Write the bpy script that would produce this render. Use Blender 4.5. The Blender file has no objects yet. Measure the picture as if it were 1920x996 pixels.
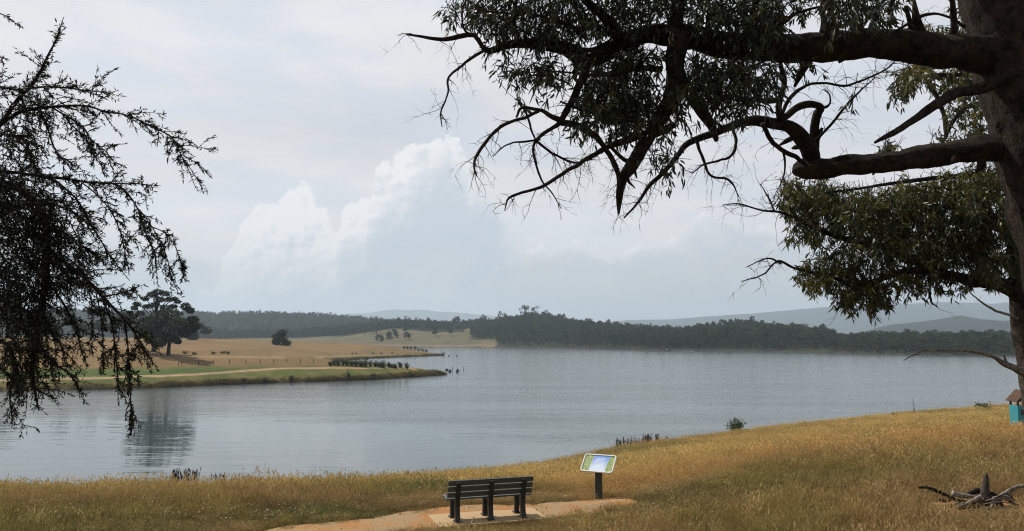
import bpy, math, random
import numpy as np
from mathutils import Vector, Matrix, Euler
random.seed(7); rng = np.random.default_rng(7)
R = math.radians
sc = bpy.context.scene
C = sc.collection

# ------------------------------------------------------------------ camera
FPX = 1440.0                      # focal length in photo pixels (photo 1920 x 996)
EYE = 11.0                        # eye height above the lake
PITCH = math.atan((635 - 498) / FPX)
cam_d = bpy.data.cameras.new('camera'); cam = bpy.data.objects.new('camera', cam_d); C.objects.link(cam)
cam_d.sensor_width = 36; cam_d.lens = 36 * FPX / 1920
cam_d.clip_start = 0.05; cam_d.clip_end = 60000
cam.location = (0, 0, EYE); cam.rotation_euler = (math.pi / 2 + PITCH, 0, 0)
sc.camera = cam

# ------------------------------------------------------------------ sky, sun, exposure
SUN_AZ = R(-48)                   # to the left of the view direction (+Y)
SUN_EL = R(52)
sun_dir = Vector((math.sin(SUN_AZ) * math.cos(SUN_EL), math.cos(SUN_AZ) * math.cos(SUN_EL), math.sin(SUN_EL)))
world = bpy.data.worlds.new('World'); sc.world = world; world.use_nodes = True
sd = bpy.data.lights.new('sun', 'SUN'); sd.energy = 5.0; sd.angle = R(0.6); sd.color = (1.0, 0.94, 0.84)
sun = bpy.data.objects.new('sun', sd); C.objects.link(sun)
sun.rotation_euler = sun_dir.to_track_quat('Z', 'Y').to_euler(); sun.location = (0, 0, 60)
sc.view_settings.view_transform = 'Standard'; sc.view_settings.look = 'None'
sc.view_settings.gamma = 1; sc.view_settings.use_curve_mapping = False
sc.view_settings.exposure = 0.0
sc.render.engine = 'CYCLES'
cy = sc.cycles
cy.use_denoising = True; cy.max_bounces = 4; cy.diffuse_bounces = 2; cy.glossy_bounces = 2
cy.transmission_bounces = 3; cy.volume_bounces = 0; cy.transparent_max_bounces = 4
cy.sample_clamp_indirect = 4.0; cy.filter_width = 1.1; cy.denoising_prefilter = 'NONE'


class NT:
    """tiny helper to write node trees"""
    def __init__(s, tree):
        s.t = tree; s.n = tree.nodes; s.l = tree.links; s.n.clear()
    def node(s, typ, ins=None, **props):
        nd = s.n.new(typ)
        for k, v in props.items(): setattr(nd, k, v)
        for k, v in (ins or {}).items(): s.put(nd.inputs[k], v)
        return nd
    def put(s, sock, v):
        if isinstance(v, bpy.types.NodeSocket): s.l.new(v, sock)
        elif isinstance(v, bpy.types.Node): s.l.new(v.outputs[0], sock)
        else: sock.default_value = v
    def m(s, op, a, b=0.0, c=0.0, clamp=False):
        nd = s.n.new('ShaderNodeMath'); nd.operation = op; nd.use_clamp = clamp
        s.put(nd.inputs[0], a); s.put(nd.inputs[1], b); s.put(nd.inputs[2], c)
        return nd.outputs[0]
    def vm(s, op, a, b=(0, 0, 0), scale=None):
        nd = s.n.new('ShaderNodeVectorMath'); nd.operation = op
        s.put(nd.inputs[0], a); s.put(nd.inputs[1], b)
        if scale is not None: s.put(nd.inputs['Scale'], scale)
        return nd.outputs['Value'] if op in ('DOT_PRODUCT', 'LENGTH', 'DISTANCE') else nd.outputs[0]
    def mix(s, f, a, b, blend='MIX'):
        nd = s.n.new('ShaderNodeMix'); nd.data_type = 'RGBA'; nd.blend_type = blend; nd.clamp_factor = True
        s.put(nd.inputs[0], f); s.put(nd.inputs[6], a); s.put(nd.inputs[7], b)
        return nd.outputs[2]
    def ss(s, lo, hi, x):
        nd = s.n.new('ShaderNodeMapRange'); nd.interpolation_type = 'SMOOTHSTEP'
        s.put(nd.inputs['Value'], x); s.put(nd.inputs['From Min'], lo); s.put(nd.inputs['From Max'], hi)
        return nd.outputs[0]
    def noise(s, vec, scale, detail=3, rough=0.5, out=0, dist=0.0):
        nd = s.node('ShaderNodeTexNoise', {'Vector': vec, 'Scale': scale, 'Detail': detail, 'Roughness': rough, 'Distortion': dist})
        return nd.outputs[out]
    def comb(s, x, y, z):
        return s.node('ShaderNodeCombineXYZ', {0: x, 1: y, 2: z}).outputs[0]
    def ramp(s, f, stops):
        nd = s.n.new('ShaderNodeValToRGB'); e = nd.color_ramp.elements
        while len(e) < len(stops): e.new(0.5)
        for i, (p, c) in enumerate(stops): e[i].position = p; e[i].color = (*c, 1)
        s.put(nd.inputs[0], f); return nd.outputs[0]


def ray(px, py):
    """direction (not normalised, unit along the optical axis) through a photo pixel"""
    x = (px - 960) / FPX; y = (498 - py) / FPX
    c, s_ = math.cos(PITCH), math.sin(PITCH)
    return Vector((x, c - y * s_, s_ + y * c))
def P(px, py, D):
    """the point D metres away along +Y on the line of sight of a pixel"""
    d = ray(px, py); return Vector((0, 0, EYE)) + d * (D / d.y)
def azel(px, py):
    d = ray(px, py).normalized(); return math.atan2(d.x, d.y), math.asin(d.z)


def build_sky():
    nt = NT(world.node_tree)
    out = nt.node('ShaderNodeOutputWorld')
    sky = nt.node('ShaderNodeTexSky', sky_type='NISHITA', sun_disc=False)
    sky.sun_elevation = SUN_EL; sky.sun_rotation = SUN_AZ; sky.dust_density = 2.0; sky.altitude = 100
    skyc = nt.vm('SCALE', sky.outputs[0], scale=0.085)
    g = nt.node('ShaderNodeTexCoord').outputs['Generated']
    sx = nt.node('ShaderNodeSeparateXYZ', {0: g}); X, Y, Z = sx.outputs
    az = nt.m('ARCTAN2', X, Y); el = nt.m('ARCSINE', Z)
    p = nt.comb(az, nt.m('MULTIPLY', el, 1.15), 0.0)
    # high veil: brighter towards the sun, streaky, thin in places
    cosg = nt.vm('DOT_PRODUCT', g, tuple(sun_dir))
    near = nt.ss(-0.7, 0.3, cosg)
    lum = nt.m('ADD', 0.26, nt.m('MULTIPLY', near, 0.555))
    st = nt.noise(nt.comb(nt.m('MULTIPLY', az, 1.6), nt.m('MULTIPLY', el, 7.0), 3.1), 1.5, 4, 0.5)
    st2 = nt.noise(nt.comb(nt.m('MULTIPLY', az, 2.4), nt.m('MULTIPLY', el, 8.0), 9.3), 1.7, 5, 0.55)
    lum = nt.m('MULTIPLY', lum, nt.m('ADD', 0.84, nt.m('MULTIPLY', st, 0.32)))
    thin = nt.ss(0.34, 0.60, st2)
    veil = nt.vm('SCALE', nt.mix(thin, (0.93, 0.965, 1.04, 1), (1.0, 0.985, 1.005, 1)), scale=lum)
    cover = nt.m('ADD', 0.84, nt.m('MULTIPLY', thin, 0.14))
    cover = nt.m('MULTIPLY', cover, nt.m('SUBTRACT', 1.0, nt.m('MULTIPLY', nt.ss(0.36, 0.95, el), 0.62)))   # the cloud sheet breaks up overhead, where the sun shines through
    col = nt.mix(cover, skyc, veil)
    # cumulus banks: the top edge is a curve over azimuth, billowed by cellular noise
    wv = nt.noise(p, 13.0, 3, 0.6, out=1)
    pw = nt.vm('ADD', p, nt.vm('SCALE', nt.vm('SUBTRACT', wv, (0.5, 0.5, 0.5)), scale=0.034))
    def billow(q):
        a = nt.node('ShaderNodeTexVoronoi', {'Vector': q, 'Scale': 19.0, 'Detail': 2.6, 'Roughness': 0.56, 'Lacunarity': 2.4}, voronoi_dimensions='2D', normalize=True)
        return nt.m('SUBTRACT', 1.0, a.outputs['Distance'])
    b0 = billow(pw)
    b1 = billow(nt.vm('ADD', pw, (-0.0060, 0.0075, 0)))
    relief = nt.m('SUBTRACT', b0, b1)
    soft = nt.noise(p, 9.0, 4, 0.6)
    A0, A1 = -1.0, 1.0
    sep = nt.node('ShaderNodeSeparateXYZ', {0: pw})
    aw, ew = sep.outputs[0], nt.m('DIVIDE', sep.outputs[1], 1.15)
    def bank(pts, strength, depth_px, white, shade, rimw, sh, base_px, bump=0.085, rel=2.6, sf=1.3, side=0.0, softr=0.0):
        nonlocal col
        cv = nt.n.new('ShaderNodeFloatCurve'); c = cv.mapping.curves[0]
        q = []
        for px, py in pts:
            a, e = azel(px, py); q.append(((a - A0) / (A1 - A0), e / 0.5))
        c.points[0].location = (0, 0); c.points[1].location = (1, 0)
        for x, y in q: c.points.new(x, max(0, y))
        for pt in c.points: pt.handle_type = 'AUTO_CLAMPED'
        cv.mapping.use_clip = False; cv.mapping.update()
        nt.put(cv.inputs['Value'], nt.m('DIVIDE', nt.m('SUBTRACT', aw, A0), A1 - A0))
        top = nt.m('MULTIPLY', cv.outputs[0], 0.5)
        F0 = nt.m('SUBTRACT', top, ew)
        F = nt.m('ADD', F0, nt.m('ADD', nt.m('MULTIPLY', nt.m('SUBTRACT', b0, 0.80), bump), nt.m('MULTIPLY', nt.m('SUBTRACT', soft, 0.5), 0.06)))
        mask = nt.ss(0.0, nt.m('ADD', sh, nt.m('MULTIPLY', nt.ss(-0.07, 0.03, az), softr)), F)
        low = nt.ss(0.0, depth_px / FPX, nt.m('ADD', nt.m('ADD', F0, nt.m('MULTIPLY', nt.m('ADD', az, 0.10), side)), nt.m('MULTIPLY', nt.m('SUBTRACT', soft, 0.5), 0.13)))   # 0 at the top edge, 1 deep inside
        lit = nt.m('SUBTRACT', 1.0, nt.m('MULTIPLY', low, rimw))
        lit = nt.m('ADD', lit, nt.m('MULTIPLY', nt.m('MULTIPLY', relief, rel), nt.m('SUBTRACT', 1.0, nt.m('MULTIPLY', low, .85))))
        lit = nt.m('ADD', lit, nt.m('MULTIPLY', nt.m('SUBTRACT', soft, 0.55), sf), clamp=True)
        cc = nt.mix(lit, (*shade, 1), (*white, 1))
        fade = nt.m('SUBTRACT', 1.0, nt.ss(0.5, 1.0, nt.m('DIVIDE', F0, base_px / FPX)))
        col = nt.mix(nt.m('MULTIPLY', nt.m('MULTIPLY', mask, fade), strength), col, cc)
    bank([(-300, 470), (0, 455), (150, 420), (230, 425), (330, 440), (430, 470), (520, 480), (620, 480), (760, 480), (900, 470), (1000, 450), (1080, 440), (1180, 440), (1260, 425), (1340, 395), (1400, 380), (1460, 395), (1560, 420), (1700, 440), (2000, 430)],
         0.85, 60, (0.96, 0.945, 0.935), (0.60, 0.655, 0.71), 0.9, 0.014, 240, .13, 1.5, 1.6)
    bank([(250, 640), (390, 520), (440, 440), (470, 392), (500, 366), (530, 352), (575, 360), (600, 380), (622, 404), (636, 420), (644, 360), (668, 342), (688, 352), (702, 305), (722, 285), (750, 282), (775, 270), (800, 250), (835, 240), (862, 254), (876, 285), (884, 312), (905, 306), (928, 330), (948, 372), (980, 400), (1020, 450), (1090, 540), (1150, 640)],
         0.85, 150, (0.95, 0.94, 0.94), (0.56, 0.635, 0.71), 0.95, 0.008, 400, side=0.32, softr=0.12)
    bank([(-300, 560), (0, 545), (300, 530), (480, 520), (560, 535), (660, 550), (740, 545), (800, 550), (860, 525), (905, 505), (960, 475), (1030, 465), (1100, 490), (1180, 480), (1250, 470), (1330, 455), (1420, 435), (1500, 460), (1700, 490), (2000, 480)],
         0.7, 40, (0.84, 0.83, 0.82), (0.60, 0.635, 0.66), 0.7, 0.018, 170, .12, 2.0, 1.5)
    # thick air low over the horizon
    hz = nt.m('POWER', nt.m('SUBTRACT', 1.0, nt.ss(-0.02, 0.17, el)), 1.5)
    col = nt.mix(nt.m('MULTIPLY', hz, 0.85), col, (0.50, 0.52, 0.525, 1))
    bg = nt.node('ShaderNodeBackground', {'Color': col, 'Strength': 1.0})
    nt.l.new(bg.outputs[0], out.inputs[0])
build_sky()
world.cycles.sampling_method = 'MANUAL'; world.cycles.sample_map_resolution = 512

# ------------------------------------------------------------------ helpers
def tag(o, label=None, cat=None, group=None, kind=None):
    if label: o['label'] = label
    if cat: o['category'] = cat
    if group: o['group'] = group
    if kind: o['kind'] = kind
    return o

class MB:
    def __init__(s): s.v = []; s.f = []; s.t = []; s.n = 0; s.sm = []
    def add(s, V, faces, tint=0.5, smooth=True):
        V = np.asarray(V, float).reshape(-1, 3)
        for F in (faces if isinstance(faces, list) else [faces]):
            F = np.atleast_2d(np.asarray(F, int)); s.f.append(F + s.n); s.sm.append(np.full(len(F), smooth))
        s.v.append(V); s.t.append(np.broadcast_to(np.asarray(tint, float), (len(V),)).copy()); s.n += len(V)
    def box(s, c, size, M=None, tint=0.5):
        x, y, z = [a / 2 for a in size]
        V = np.array([[i * x, j * y, k * z] for k in (-1, 1) for j in (-1, 1) for i in (-1, 1)])
        if M is not None: V = V @ np.array(M).T
        V = V + np.array(c)
        s.add(V, [[[0, 2, 3, 1], [4, 5, 7, 6], [0, 1, 5, 4], [2, 6, 7, 3], [0, 4, 6, 2], [1, 3, 7, 5]]], tint, False)
    def mesh(s, name, mat=None):
        me = bpy.data.meshes.new(name)
        V = np.concatenate(s.v); me.vertices.add(len(V)); me.vertices.foreach_set('co', V.ravel())
        tot = np.concatenate([np.full(len(f), f.shape[1]) for f in s.f]); idx = np.concatenate([f.ravel() for f in s.f])
        me.loops.add(len(idx)); me.loops.foreach_set('vertex_index', idx)
        me.polygons.add(len(tot)); st = np.concatenate([[0], np.cumsum(tot)[:-1]])
        me.polygons.foreach_set('loop_start', st); me.polygons.foreach_set('loop_total', tot)
        me.polygons.foreach_set('use_smooth', np.concatenate(s.sm))
        a = me.attributes.new('tint', 'FLOAT', 'POINT'); a.data.foreach_set('value', np.concatenate(s.t))
        me.update(calc_edges=True); me.validate()
        if mat: me.materials.append(mat)
        return me
    def build(s, name, mat=None, parent=None, base=None, bevel=0):
        if base is not None: s.v = [v - np.array(base) for v in s.v]
        o = bpy.data.objects.new(name, s.mesh(name, mat)); C.objects.link(o)
        if parent is not None: o.parent = parent
        elif base is not None: o.location = base
        if bevel:
            b = o.modifiers.new('bevel', 'BEVEL'); b.width = bevel; b.segments = 2; b.limit_method = 'ANGLE'
        return o

def empty(name, loc, rz=0.0, label=None, cat=None, group=None):
    o = bpy.data.objects.new(name, None); C.objects.link(o); o.location = loc; o.rotation_euler = (0, 0, rz)
    o.empty_display_size = 0.2
    return tag(o, label, cat, group)
def copy_tree(o, parent=None):
    c = o.copy(); C.objects.link(c); c.parent = parent
    for ch in list(o.children): copy_tree(ch, c)
    return c

_perm = np.random.default_rng(3).random((256, 256))
def vnoise(x, y):
    x = np.asarray(x, float); y = np.asarray(y, float)
    i = np.floor(x).astype(int); j = np.floor(y).astype(int); u = x - i; v = y - j
    u = u * u * (3 - 2 * u); v = v * v * (3 - 2 * v)
    g = lambda a, b: _perm[a & 255, b & 255]
    return (g(i, j) * (1 - u) + g(i + 1, j) * u) * (1 - v) + (g(i, j + 1) * (1 - u) + g(i + 1, j + 1) * u) * v
def fbm(x, y, o=4):
    s = 0; a = 0.5; t = 0
    for k in range(o): s = s + a * vnoise(x * 2 ** k + 17.3 * k, y * 2 ** k + 5.1 * k); t += a; a *= 0.5
    return s / t
def sstep(a, b, x):
    t = np.clip((np.asarray(x, float) - a) / (b - a), 0, 1); return t * t * (3 - 2 * t)

def spline(pts, step):
    """Catmull-Rom through rows (x, y, z, r)"""
    A = np.asarray(pts, float)
    if len(A) == 2: n = max(2, int(np.linalg.norm(A[1, :3] - A[0, :3]) / step) + 1); return A[0] + (A[1] - A[0]) * np.linspace(0, 1, n)[:, None]
    B = np.vstack([2 * A[0] - A[1], A, 2 * A[-1] - A[-2]]); outp = []
    for i in range(1, len(B) - 2):
        p0, p1, p2, p3 = B[i - 1:i + 3]; n = max(2, int(np.linalg.norm(p2[:3] - p1[:3]) / step) + 1)
        t = np.linspace(0, 1, n, endpoint=False)[:, None]
        outp.append(0.5 * (2 * p1 + (p2 - p0) * t + (2 * p0 - 5 * p1 + 4 * p2 - p3) * t ** 2 + (3 * p1 - p0 - 3 * p2 + p3) * t ** 3))
    outp.append(A[-1:]); o = np.vstack(outp); o[:, 3] = np.maximum(o[:, 3], A[:, 3].min() * 0.6); return o

def tube(mb, pts, segs=8, lump=0.0, tint=0.5, cap=True, ridge=0.0):
    p = np.asarray(pts, float); c = p[:, :3]; r = p[:, 3]; n = len(c)
    t = np.gradient(c, axis=0); t /= np.linalg.norm(t, axis=1)[:, None] + 1e-9
    ref = np.array([0.13, 0.97, 0.2]) if abs(t[0][1]) < 0.8 else np.array([1.0, 0.1, 0.2])
    u = np.cross(t[0], ref); u /= np.linalg.norm(u); U = []
    for i in range(n):
        u = u - t[i] * (u @ t[i]); u /= np.linalg.norm(u) + 1e-9; U.append(u)
    U = np.array(U); W = np.cross(t, U)
    a = np.arange(segs) * 2 * math.pi / segs
    rr = r[:, None] * np.ones(segs)
    if lump:
        L = np.cumsum(np.r_[0, np.linalg.norm(np.diff(c, axis=0), axis=1)])
        q = rng.random() * 90
        rr = rr * (1 + lump * (fbm(L[:, None] * 2.2 / max(r.max() * 6, .1) + q, np.cos(a)[None] * 1.1 + np.sin(a)[None] * 2 + 7 + q, 4) - 0.5) * 2)
    if ridge:
        k_ = np.minimum(np.arange(segs), segs - np.arange(segs)) * 9.0 / segs * 2
        f1 = fbm(k_[None] * 1.3 + q + 0 * L[:, None] + .7 * vnoise(L[:, None] * 3, k_[None]), L[:, None] * 1.5 + q, 3); f2 = fbm(k_[None] * 4 + q, L[:, None] * 7, 2)
        rr = rr * (1 + ridge * (np.abs(f1 - .5) * 2.6 - .4) + ridge * .7 * (f2 - .5))
    V = c[:, None] + U[:, None] * (np.cos(a)[None, :, None] * rr[..., None]) + W[:, None] * (np.sin(a)[None, :, None] * rr[..., None])
    i = np.arange(n - 1)[:, None] * segs; j = np.arange(segs)[None]; k = (j + 1) % segs
    F = np.stack([i + j, i + k, i + segs + k, i + segs + j], -1).reshape(-1, 4)
    fs = [F]
    if cap and segs > 2: fs += [np.arange(segs)[None, ::-1], (np.arange(segs) + (n - 1) * segs)[None]]
    mb.add(V.reshape(-1, 3), fs, tint)

def unit(a): return a / (np.linalg.norm(a, axis=-1, keepdims=True) + 1e-9)
def leaves(mb, pos, d, L, W, tint, curl=0.12):
    """lanceolate six-sided leaves"""
    n = len(pos); d = unit(d); q = unit(np.cross(d, rng.normal(size=(n, 3)))); nn = np.cross(d, q)
    L = np.broadcast_to(L, (n,))[:, None]; W = np.broadcast_to(W, (n,))[:, None]
    sag = nn * L * curl * rng.normal(size=(n, 1))
    V = np.stack([pos, pos + d * L * .3 + q * W * .5 + sag * .5, pos + d * L * .68 + q * W * .36 + sag * .9, pos + d * L + sag * .6,
                  pos + d * L * .68 - q * W * .36 + sag * .9, pos + d * L * .3 - q * W * .5 + sag * .5], 1)
    mb.add(V.reshape(-1, 3), np.arange(n * 6).reshape(n, 6), np.repeat(np.broadcast_to(tint, (n,)), 6), False)

# ------------------------------------------------------------------ materials
def mat(name):
    m = bpy.data.materials.new(name); m.use_nodes = True; return m, NT(m.node_tree)
def finish(nt, col, rough=0.7, bump=None, bstr=0.5, bdist=0.02, spec=0.5, metal=0.0, translucent=0.0):
    b = nt.node('ShaderNodeBsdfPrincipled', {'Base Color': col, 'Roughness': rough, 'Metallic': metal})
    b.inputs['Specular IOR Level'].default_value = spec
    if bump is not None:
        bn = nt.node('ShaderNodeBump', {'Height': bump, 'Strength': bstr, 'Distance': bdist}); nt.l.new(bn.outputs[0], b.inputs['Normal'])
    sh = b.outputs[0]
    if translucent:
        tr = nt.node('ShaderNodeBsdfTranslucent', {'Color': col}); mx = nt.node('ShaderNodeMixShader', {0: translucent, 1: sh, 2: tr.outputs[0]}); sh = mx.outputs[0]
    o = nt.node('ShaderNodeOutputMaterial'); nt.l.new(sh, o.inputs[0])
def obj_co(nt): return nt.node('ShaderNodeTexCoord').outputs['Object']
def world_co(nt): return nt.node('ShaderNodeNewGeometry').outputs['Position']
def attr(nt, name, typ='GEOMETRY', out=2): return nt.node('ShaderNodeAttribute', attribute_name=name, attribute_type=typ).outputs[out]

def plain(name, c1, c2, rough=0.6, scale=8, spec=0.4, bump=0.3, bd=0.003, metal=0.0):
    m, nt = mat(name); co = obj_co(nt); n = nt.noise(co, scale, 5, 0.6)
    finish(nt, nt.mix(n, (*c1, 1), (*c2, 1)), rough, n, bump, bd, spec, metal); return m
def leafmat(name, stops, rough=0.5, tr=0.25, spec=0.3, vary=False):
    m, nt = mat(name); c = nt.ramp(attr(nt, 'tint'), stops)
    if vary:
        rnd = nt.node('ShaderNodeObjectInfo').outputs['Random']; c = nt.mix(rnd, nt.vm('MULTIPLY', c, (.55, .70, .80)), nt.vm('MULTIPLY', c, (1.75, 1.5, 1.15)))
    finish(nt, c, rough, spec=spec, translucent=tr); return m
def barkmat(name, c1, c2, scale=10, bd=0.02):
    m, nt = mat(name); co = obj_co(nt)
    n = nt.noise(co, scale, 6, 0.65); n2 = nt.noise(nt.vm('MULTIPLY', co, (2.2, 2.2, .9)), scale * 2.5, 4, 0.7)
    h = nt.m('ADD', n, nt.m('MULTIPLY', n2, 0.7))
    finish(nt, nt.mix(nt.ss(0.62, 1.10, h), (*c1, 1), (*c2, 1)), 0.9, h, 0.9, bd, 0.15); return m
def colmat(name, rough=0.95, scale=2.0, amt=0.5, bd=0.05):
    """ground colours painted per vertex (what grows there), broken up by noise"""
    m, nt = mat(name); co = world_co(nt)
    c = nt.node('ShaderNodeAttribute', attribute_name='Col').outputs[0]
    n = nt.noise(co, scale, 6, 0.7); n2 = nt.noise(co, scale * 0.13, 4, 0.6)
    f = nt.m('ADD', nt.m('MULTIPLY', nt.m('SUBTRACT', n, .5), amt * 2.4), nt.m('ADD', 1.0, nt.m('MULTIPLY', nt.m('SUBTRACT', n2, .5), amt)))
    finish(nt, nt.vm('SCALE', c, scale=f), rough, n, 0.8, bd, 0.1); return m

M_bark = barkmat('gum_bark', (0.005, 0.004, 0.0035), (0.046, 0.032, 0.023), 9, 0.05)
M_bark_grey = barkmat('grey_bark', (0.028, 0.022, 0.018), (0.10, 0.080, 0.064), 12, 0.02)
M_dead = barkmat('dead_wood', (0.07, 0.06, 0.05), (0.30, 0.265, 0.225), 14, 0.008)
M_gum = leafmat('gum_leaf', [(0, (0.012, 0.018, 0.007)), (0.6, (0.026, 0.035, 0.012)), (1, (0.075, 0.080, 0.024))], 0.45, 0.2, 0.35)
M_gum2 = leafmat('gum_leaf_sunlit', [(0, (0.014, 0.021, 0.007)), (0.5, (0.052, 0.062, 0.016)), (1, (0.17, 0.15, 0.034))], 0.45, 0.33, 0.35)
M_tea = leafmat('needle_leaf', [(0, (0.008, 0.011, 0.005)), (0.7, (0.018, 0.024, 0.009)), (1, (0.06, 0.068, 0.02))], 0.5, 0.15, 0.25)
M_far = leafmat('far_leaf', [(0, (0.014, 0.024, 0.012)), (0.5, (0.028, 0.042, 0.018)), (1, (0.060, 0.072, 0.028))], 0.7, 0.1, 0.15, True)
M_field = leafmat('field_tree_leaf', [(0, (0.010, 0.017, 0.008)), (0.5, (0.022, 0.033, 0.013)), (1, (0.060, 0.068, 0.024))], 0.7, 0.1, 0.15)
M_shrub = leafmat('shrub_leaf', [(0, (0.02, 0.034, 0.014)), (0.6, (0.045, 0.065, 0.024)), (1, (0.10, 0.11, 0.04))], 0.6, 0.15, 0.2)
M_reed = leafmat('reed_blade', [(0, (0.03, 0.022, 0.016)), (0.6, (0.07, 0.06, 0.035)), (1, (0.11, 0.095, 0.05))], 0.7, 0.1, 0.2)
M_land = colmat('land_cover', scale=0.6, amt=0.45, bd=0.25)
M_near = colmat('near_soil', scale=5.0, amt=0.55, bd=0.04)
M_farland = colmat('far_land_cover', scale=0.05, amt=0.4, bd=1.5)

def ground_obj(name, xs, ys, zf, cf, m, keep=None):
    X, Y = np.meshgrid(xs, ys); Z = zf(X, Y); nx, ny = len(xs), len(ys)
    mb = MB(); i = np.arange(ny - 1)[:, None] * nx; j = np.arange(nx - 1)[None]
    F = np.stack([i + j, i + j + 1, i + nx + j + 1, i + nx + j], -1).reshape(-1, 4)
    if keep is not None:
        k = keep(X, Y, Z).ravel(); F = F[k[F].any(1)]
        used = np.zeros(nx * ny, bool); used[F] = True; new = np.cumsum(used) - 1
        V = np.stack([X, Y, Z], -1).reshape(-1, 3)[used]; F = new[F]; Xk, Yk, Zk = V.T
    else:
        V = np.stack([X, Y, Z], -1).reshape(-1, 3); Xk, Yk, Zk = V.T
    mb.add(V, F); o = mb.build(name, m)
    if cf is not None:
        col = np.ones((len(V), 4)); col[:, :3] = cf(Xk, Yk, Zk)
        a = o.data.attributes.new('Col', 'FLOAT_COLOR', 'POINT'); a.data.foreach_set('color', col.ravel())
    return tag(o, kind='structure')

# ------------------------------------------------------------------ the near bank
_sx = np.array([-400, -140, -38.7, -14.5, -9.6, 1.9, 11, 31, 59, 85, 140, 400])
_sy = np.array([40, 54, 56.5, 57, 61, 68, 79, 96, 116, 131, 150, 170])
def shore_y(x): return np.interp(x, _sx, _sy) + 1.2 * (fbm(np.asarray(x) * 0.12, 3.3, 3) - .5)
def near_z(x, y):
    x = np.asarray(x, float); y = np.asarray(y, float)
    A = 7.25 + 0.55 * sstep(2, 9, x) + 0.02 * np.clip(x - 9, 0, 30)
    y0 = 18 + np.clip(x - 2, 0, 40) * 0.40
    Ys = shore_y(x)
    z = np.where(y < y0, A + (9.4 - A) * np.clip((y0 - y) / y0, 0, 1.2) ** 2, A * np.sign(1 - (y - y0) / (Ys - y0)) * np.abs(1 - (y - y0) / (Ys - y0)) ** 1.13)
    z = z + 0.10 * (fbm(x * .35, y * .35, 3) - .5) * sstep(0, 3, Ys - y)
    w = np.exp(-((x + .3) / 2.0) ** 4 - ((y - 16) / 1.2) ** 4); z = z + (7.235 - z) * w
    return np.maximum(z, -2.5)
def hit(px, py, zf=near_z, lo=4, hi=200):
    d = ray(px, py); d = d / d.y; prev = lo
    for D in np.arange(lo, hi, 0.05 if hi < 250 else .5):
        q = Vector((0, 0, EYE)) + d * float(D)
        if q.z <= float(zf(q.x, q.y)): return Vector((q.x, q.y, float(zf(q.x, q.y))))
    return None

GOLD = np.array([.36, .255, .092]); RED = np.array([.30, .185, .070]); OLIVE = np.array([.195, .150, .052]); GREEN = np.array([.085, .105, .028]); BROWN = np.array([.205, .140, .064])
def lerp(a, b, t): return a + (b - a) * np.asarray(t)[..., None]
def near_col(x, y):
    """what grows where on the near bank"""
    x = np.asarray(x, float); y = np.asarray(y, float)
    n1 = fbm(x * .10 + 3, y * .22, 4); n2 = fbm(x * .3 + 40, y * .5 + 9, 4); n3 = fbm(x * .05 + 80, y * .16 + 2, 3)
    c = lerp(GOLD, OLIVE, sstep(.46, .68, n1)); c = lerp(c, RED, sstep(.48, .62, n3) * .6)
    c = lerp(c, GREEN, sstep(.60, .74, n2) * .6)
    near = 1 - sstep(17, 26 + np.clip(x, 0, 30) * .25, y)               # trampled rough grass close by
    c = lerp(c, lerp(BROWN, OLIVE, sstep(.45, .62, n2)), near * .8)
    c = lerp(c, GREEN, near * sstep(.58, .70, n1) * .35)
    band = np.exp(-((y - (23 + .10 * x + 1.5 * (n2 - .5))) / 2.2) ** 2) * sstep(-1, 3, x)   # reddish strip behind the sign
    c = lerp(c, RED * 1.1, band * .8)
    c = lerp(c, GREEN, np.exp(-((x + 2.6) / 1.6) ** 2 - ((y - 20.5) / 1.2) ** 2) * .8)      # green patch left of the bench
    c = lerp(c, GREEN * .8, np.exp(-((x + 4.0) / 1.4) ** 2 - ((y - 17.0) / .7) ** 2) * .8)
    return c
xs = np.unique(np.concatenate([np.linspace(-400, -45, 40), np.linspace(-45, -12, 60), np.linspace(-12, 20, 130), np.linspace(20, 60, 70), np.linspace(60, 400, 60)]))
ys = np.unique(np.concatenate([np.linspace(-250, 0, 30), np.linspace(0, 12, 24), np.linspace(12, 30, 90), np.linspace(30, 75, 90), np.linspace(75, 190, 80)]))
ground_obj('ground', xs, ys, near_z, lambda x, y, z: near_col(x, y) * .55, M_near)

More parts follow.
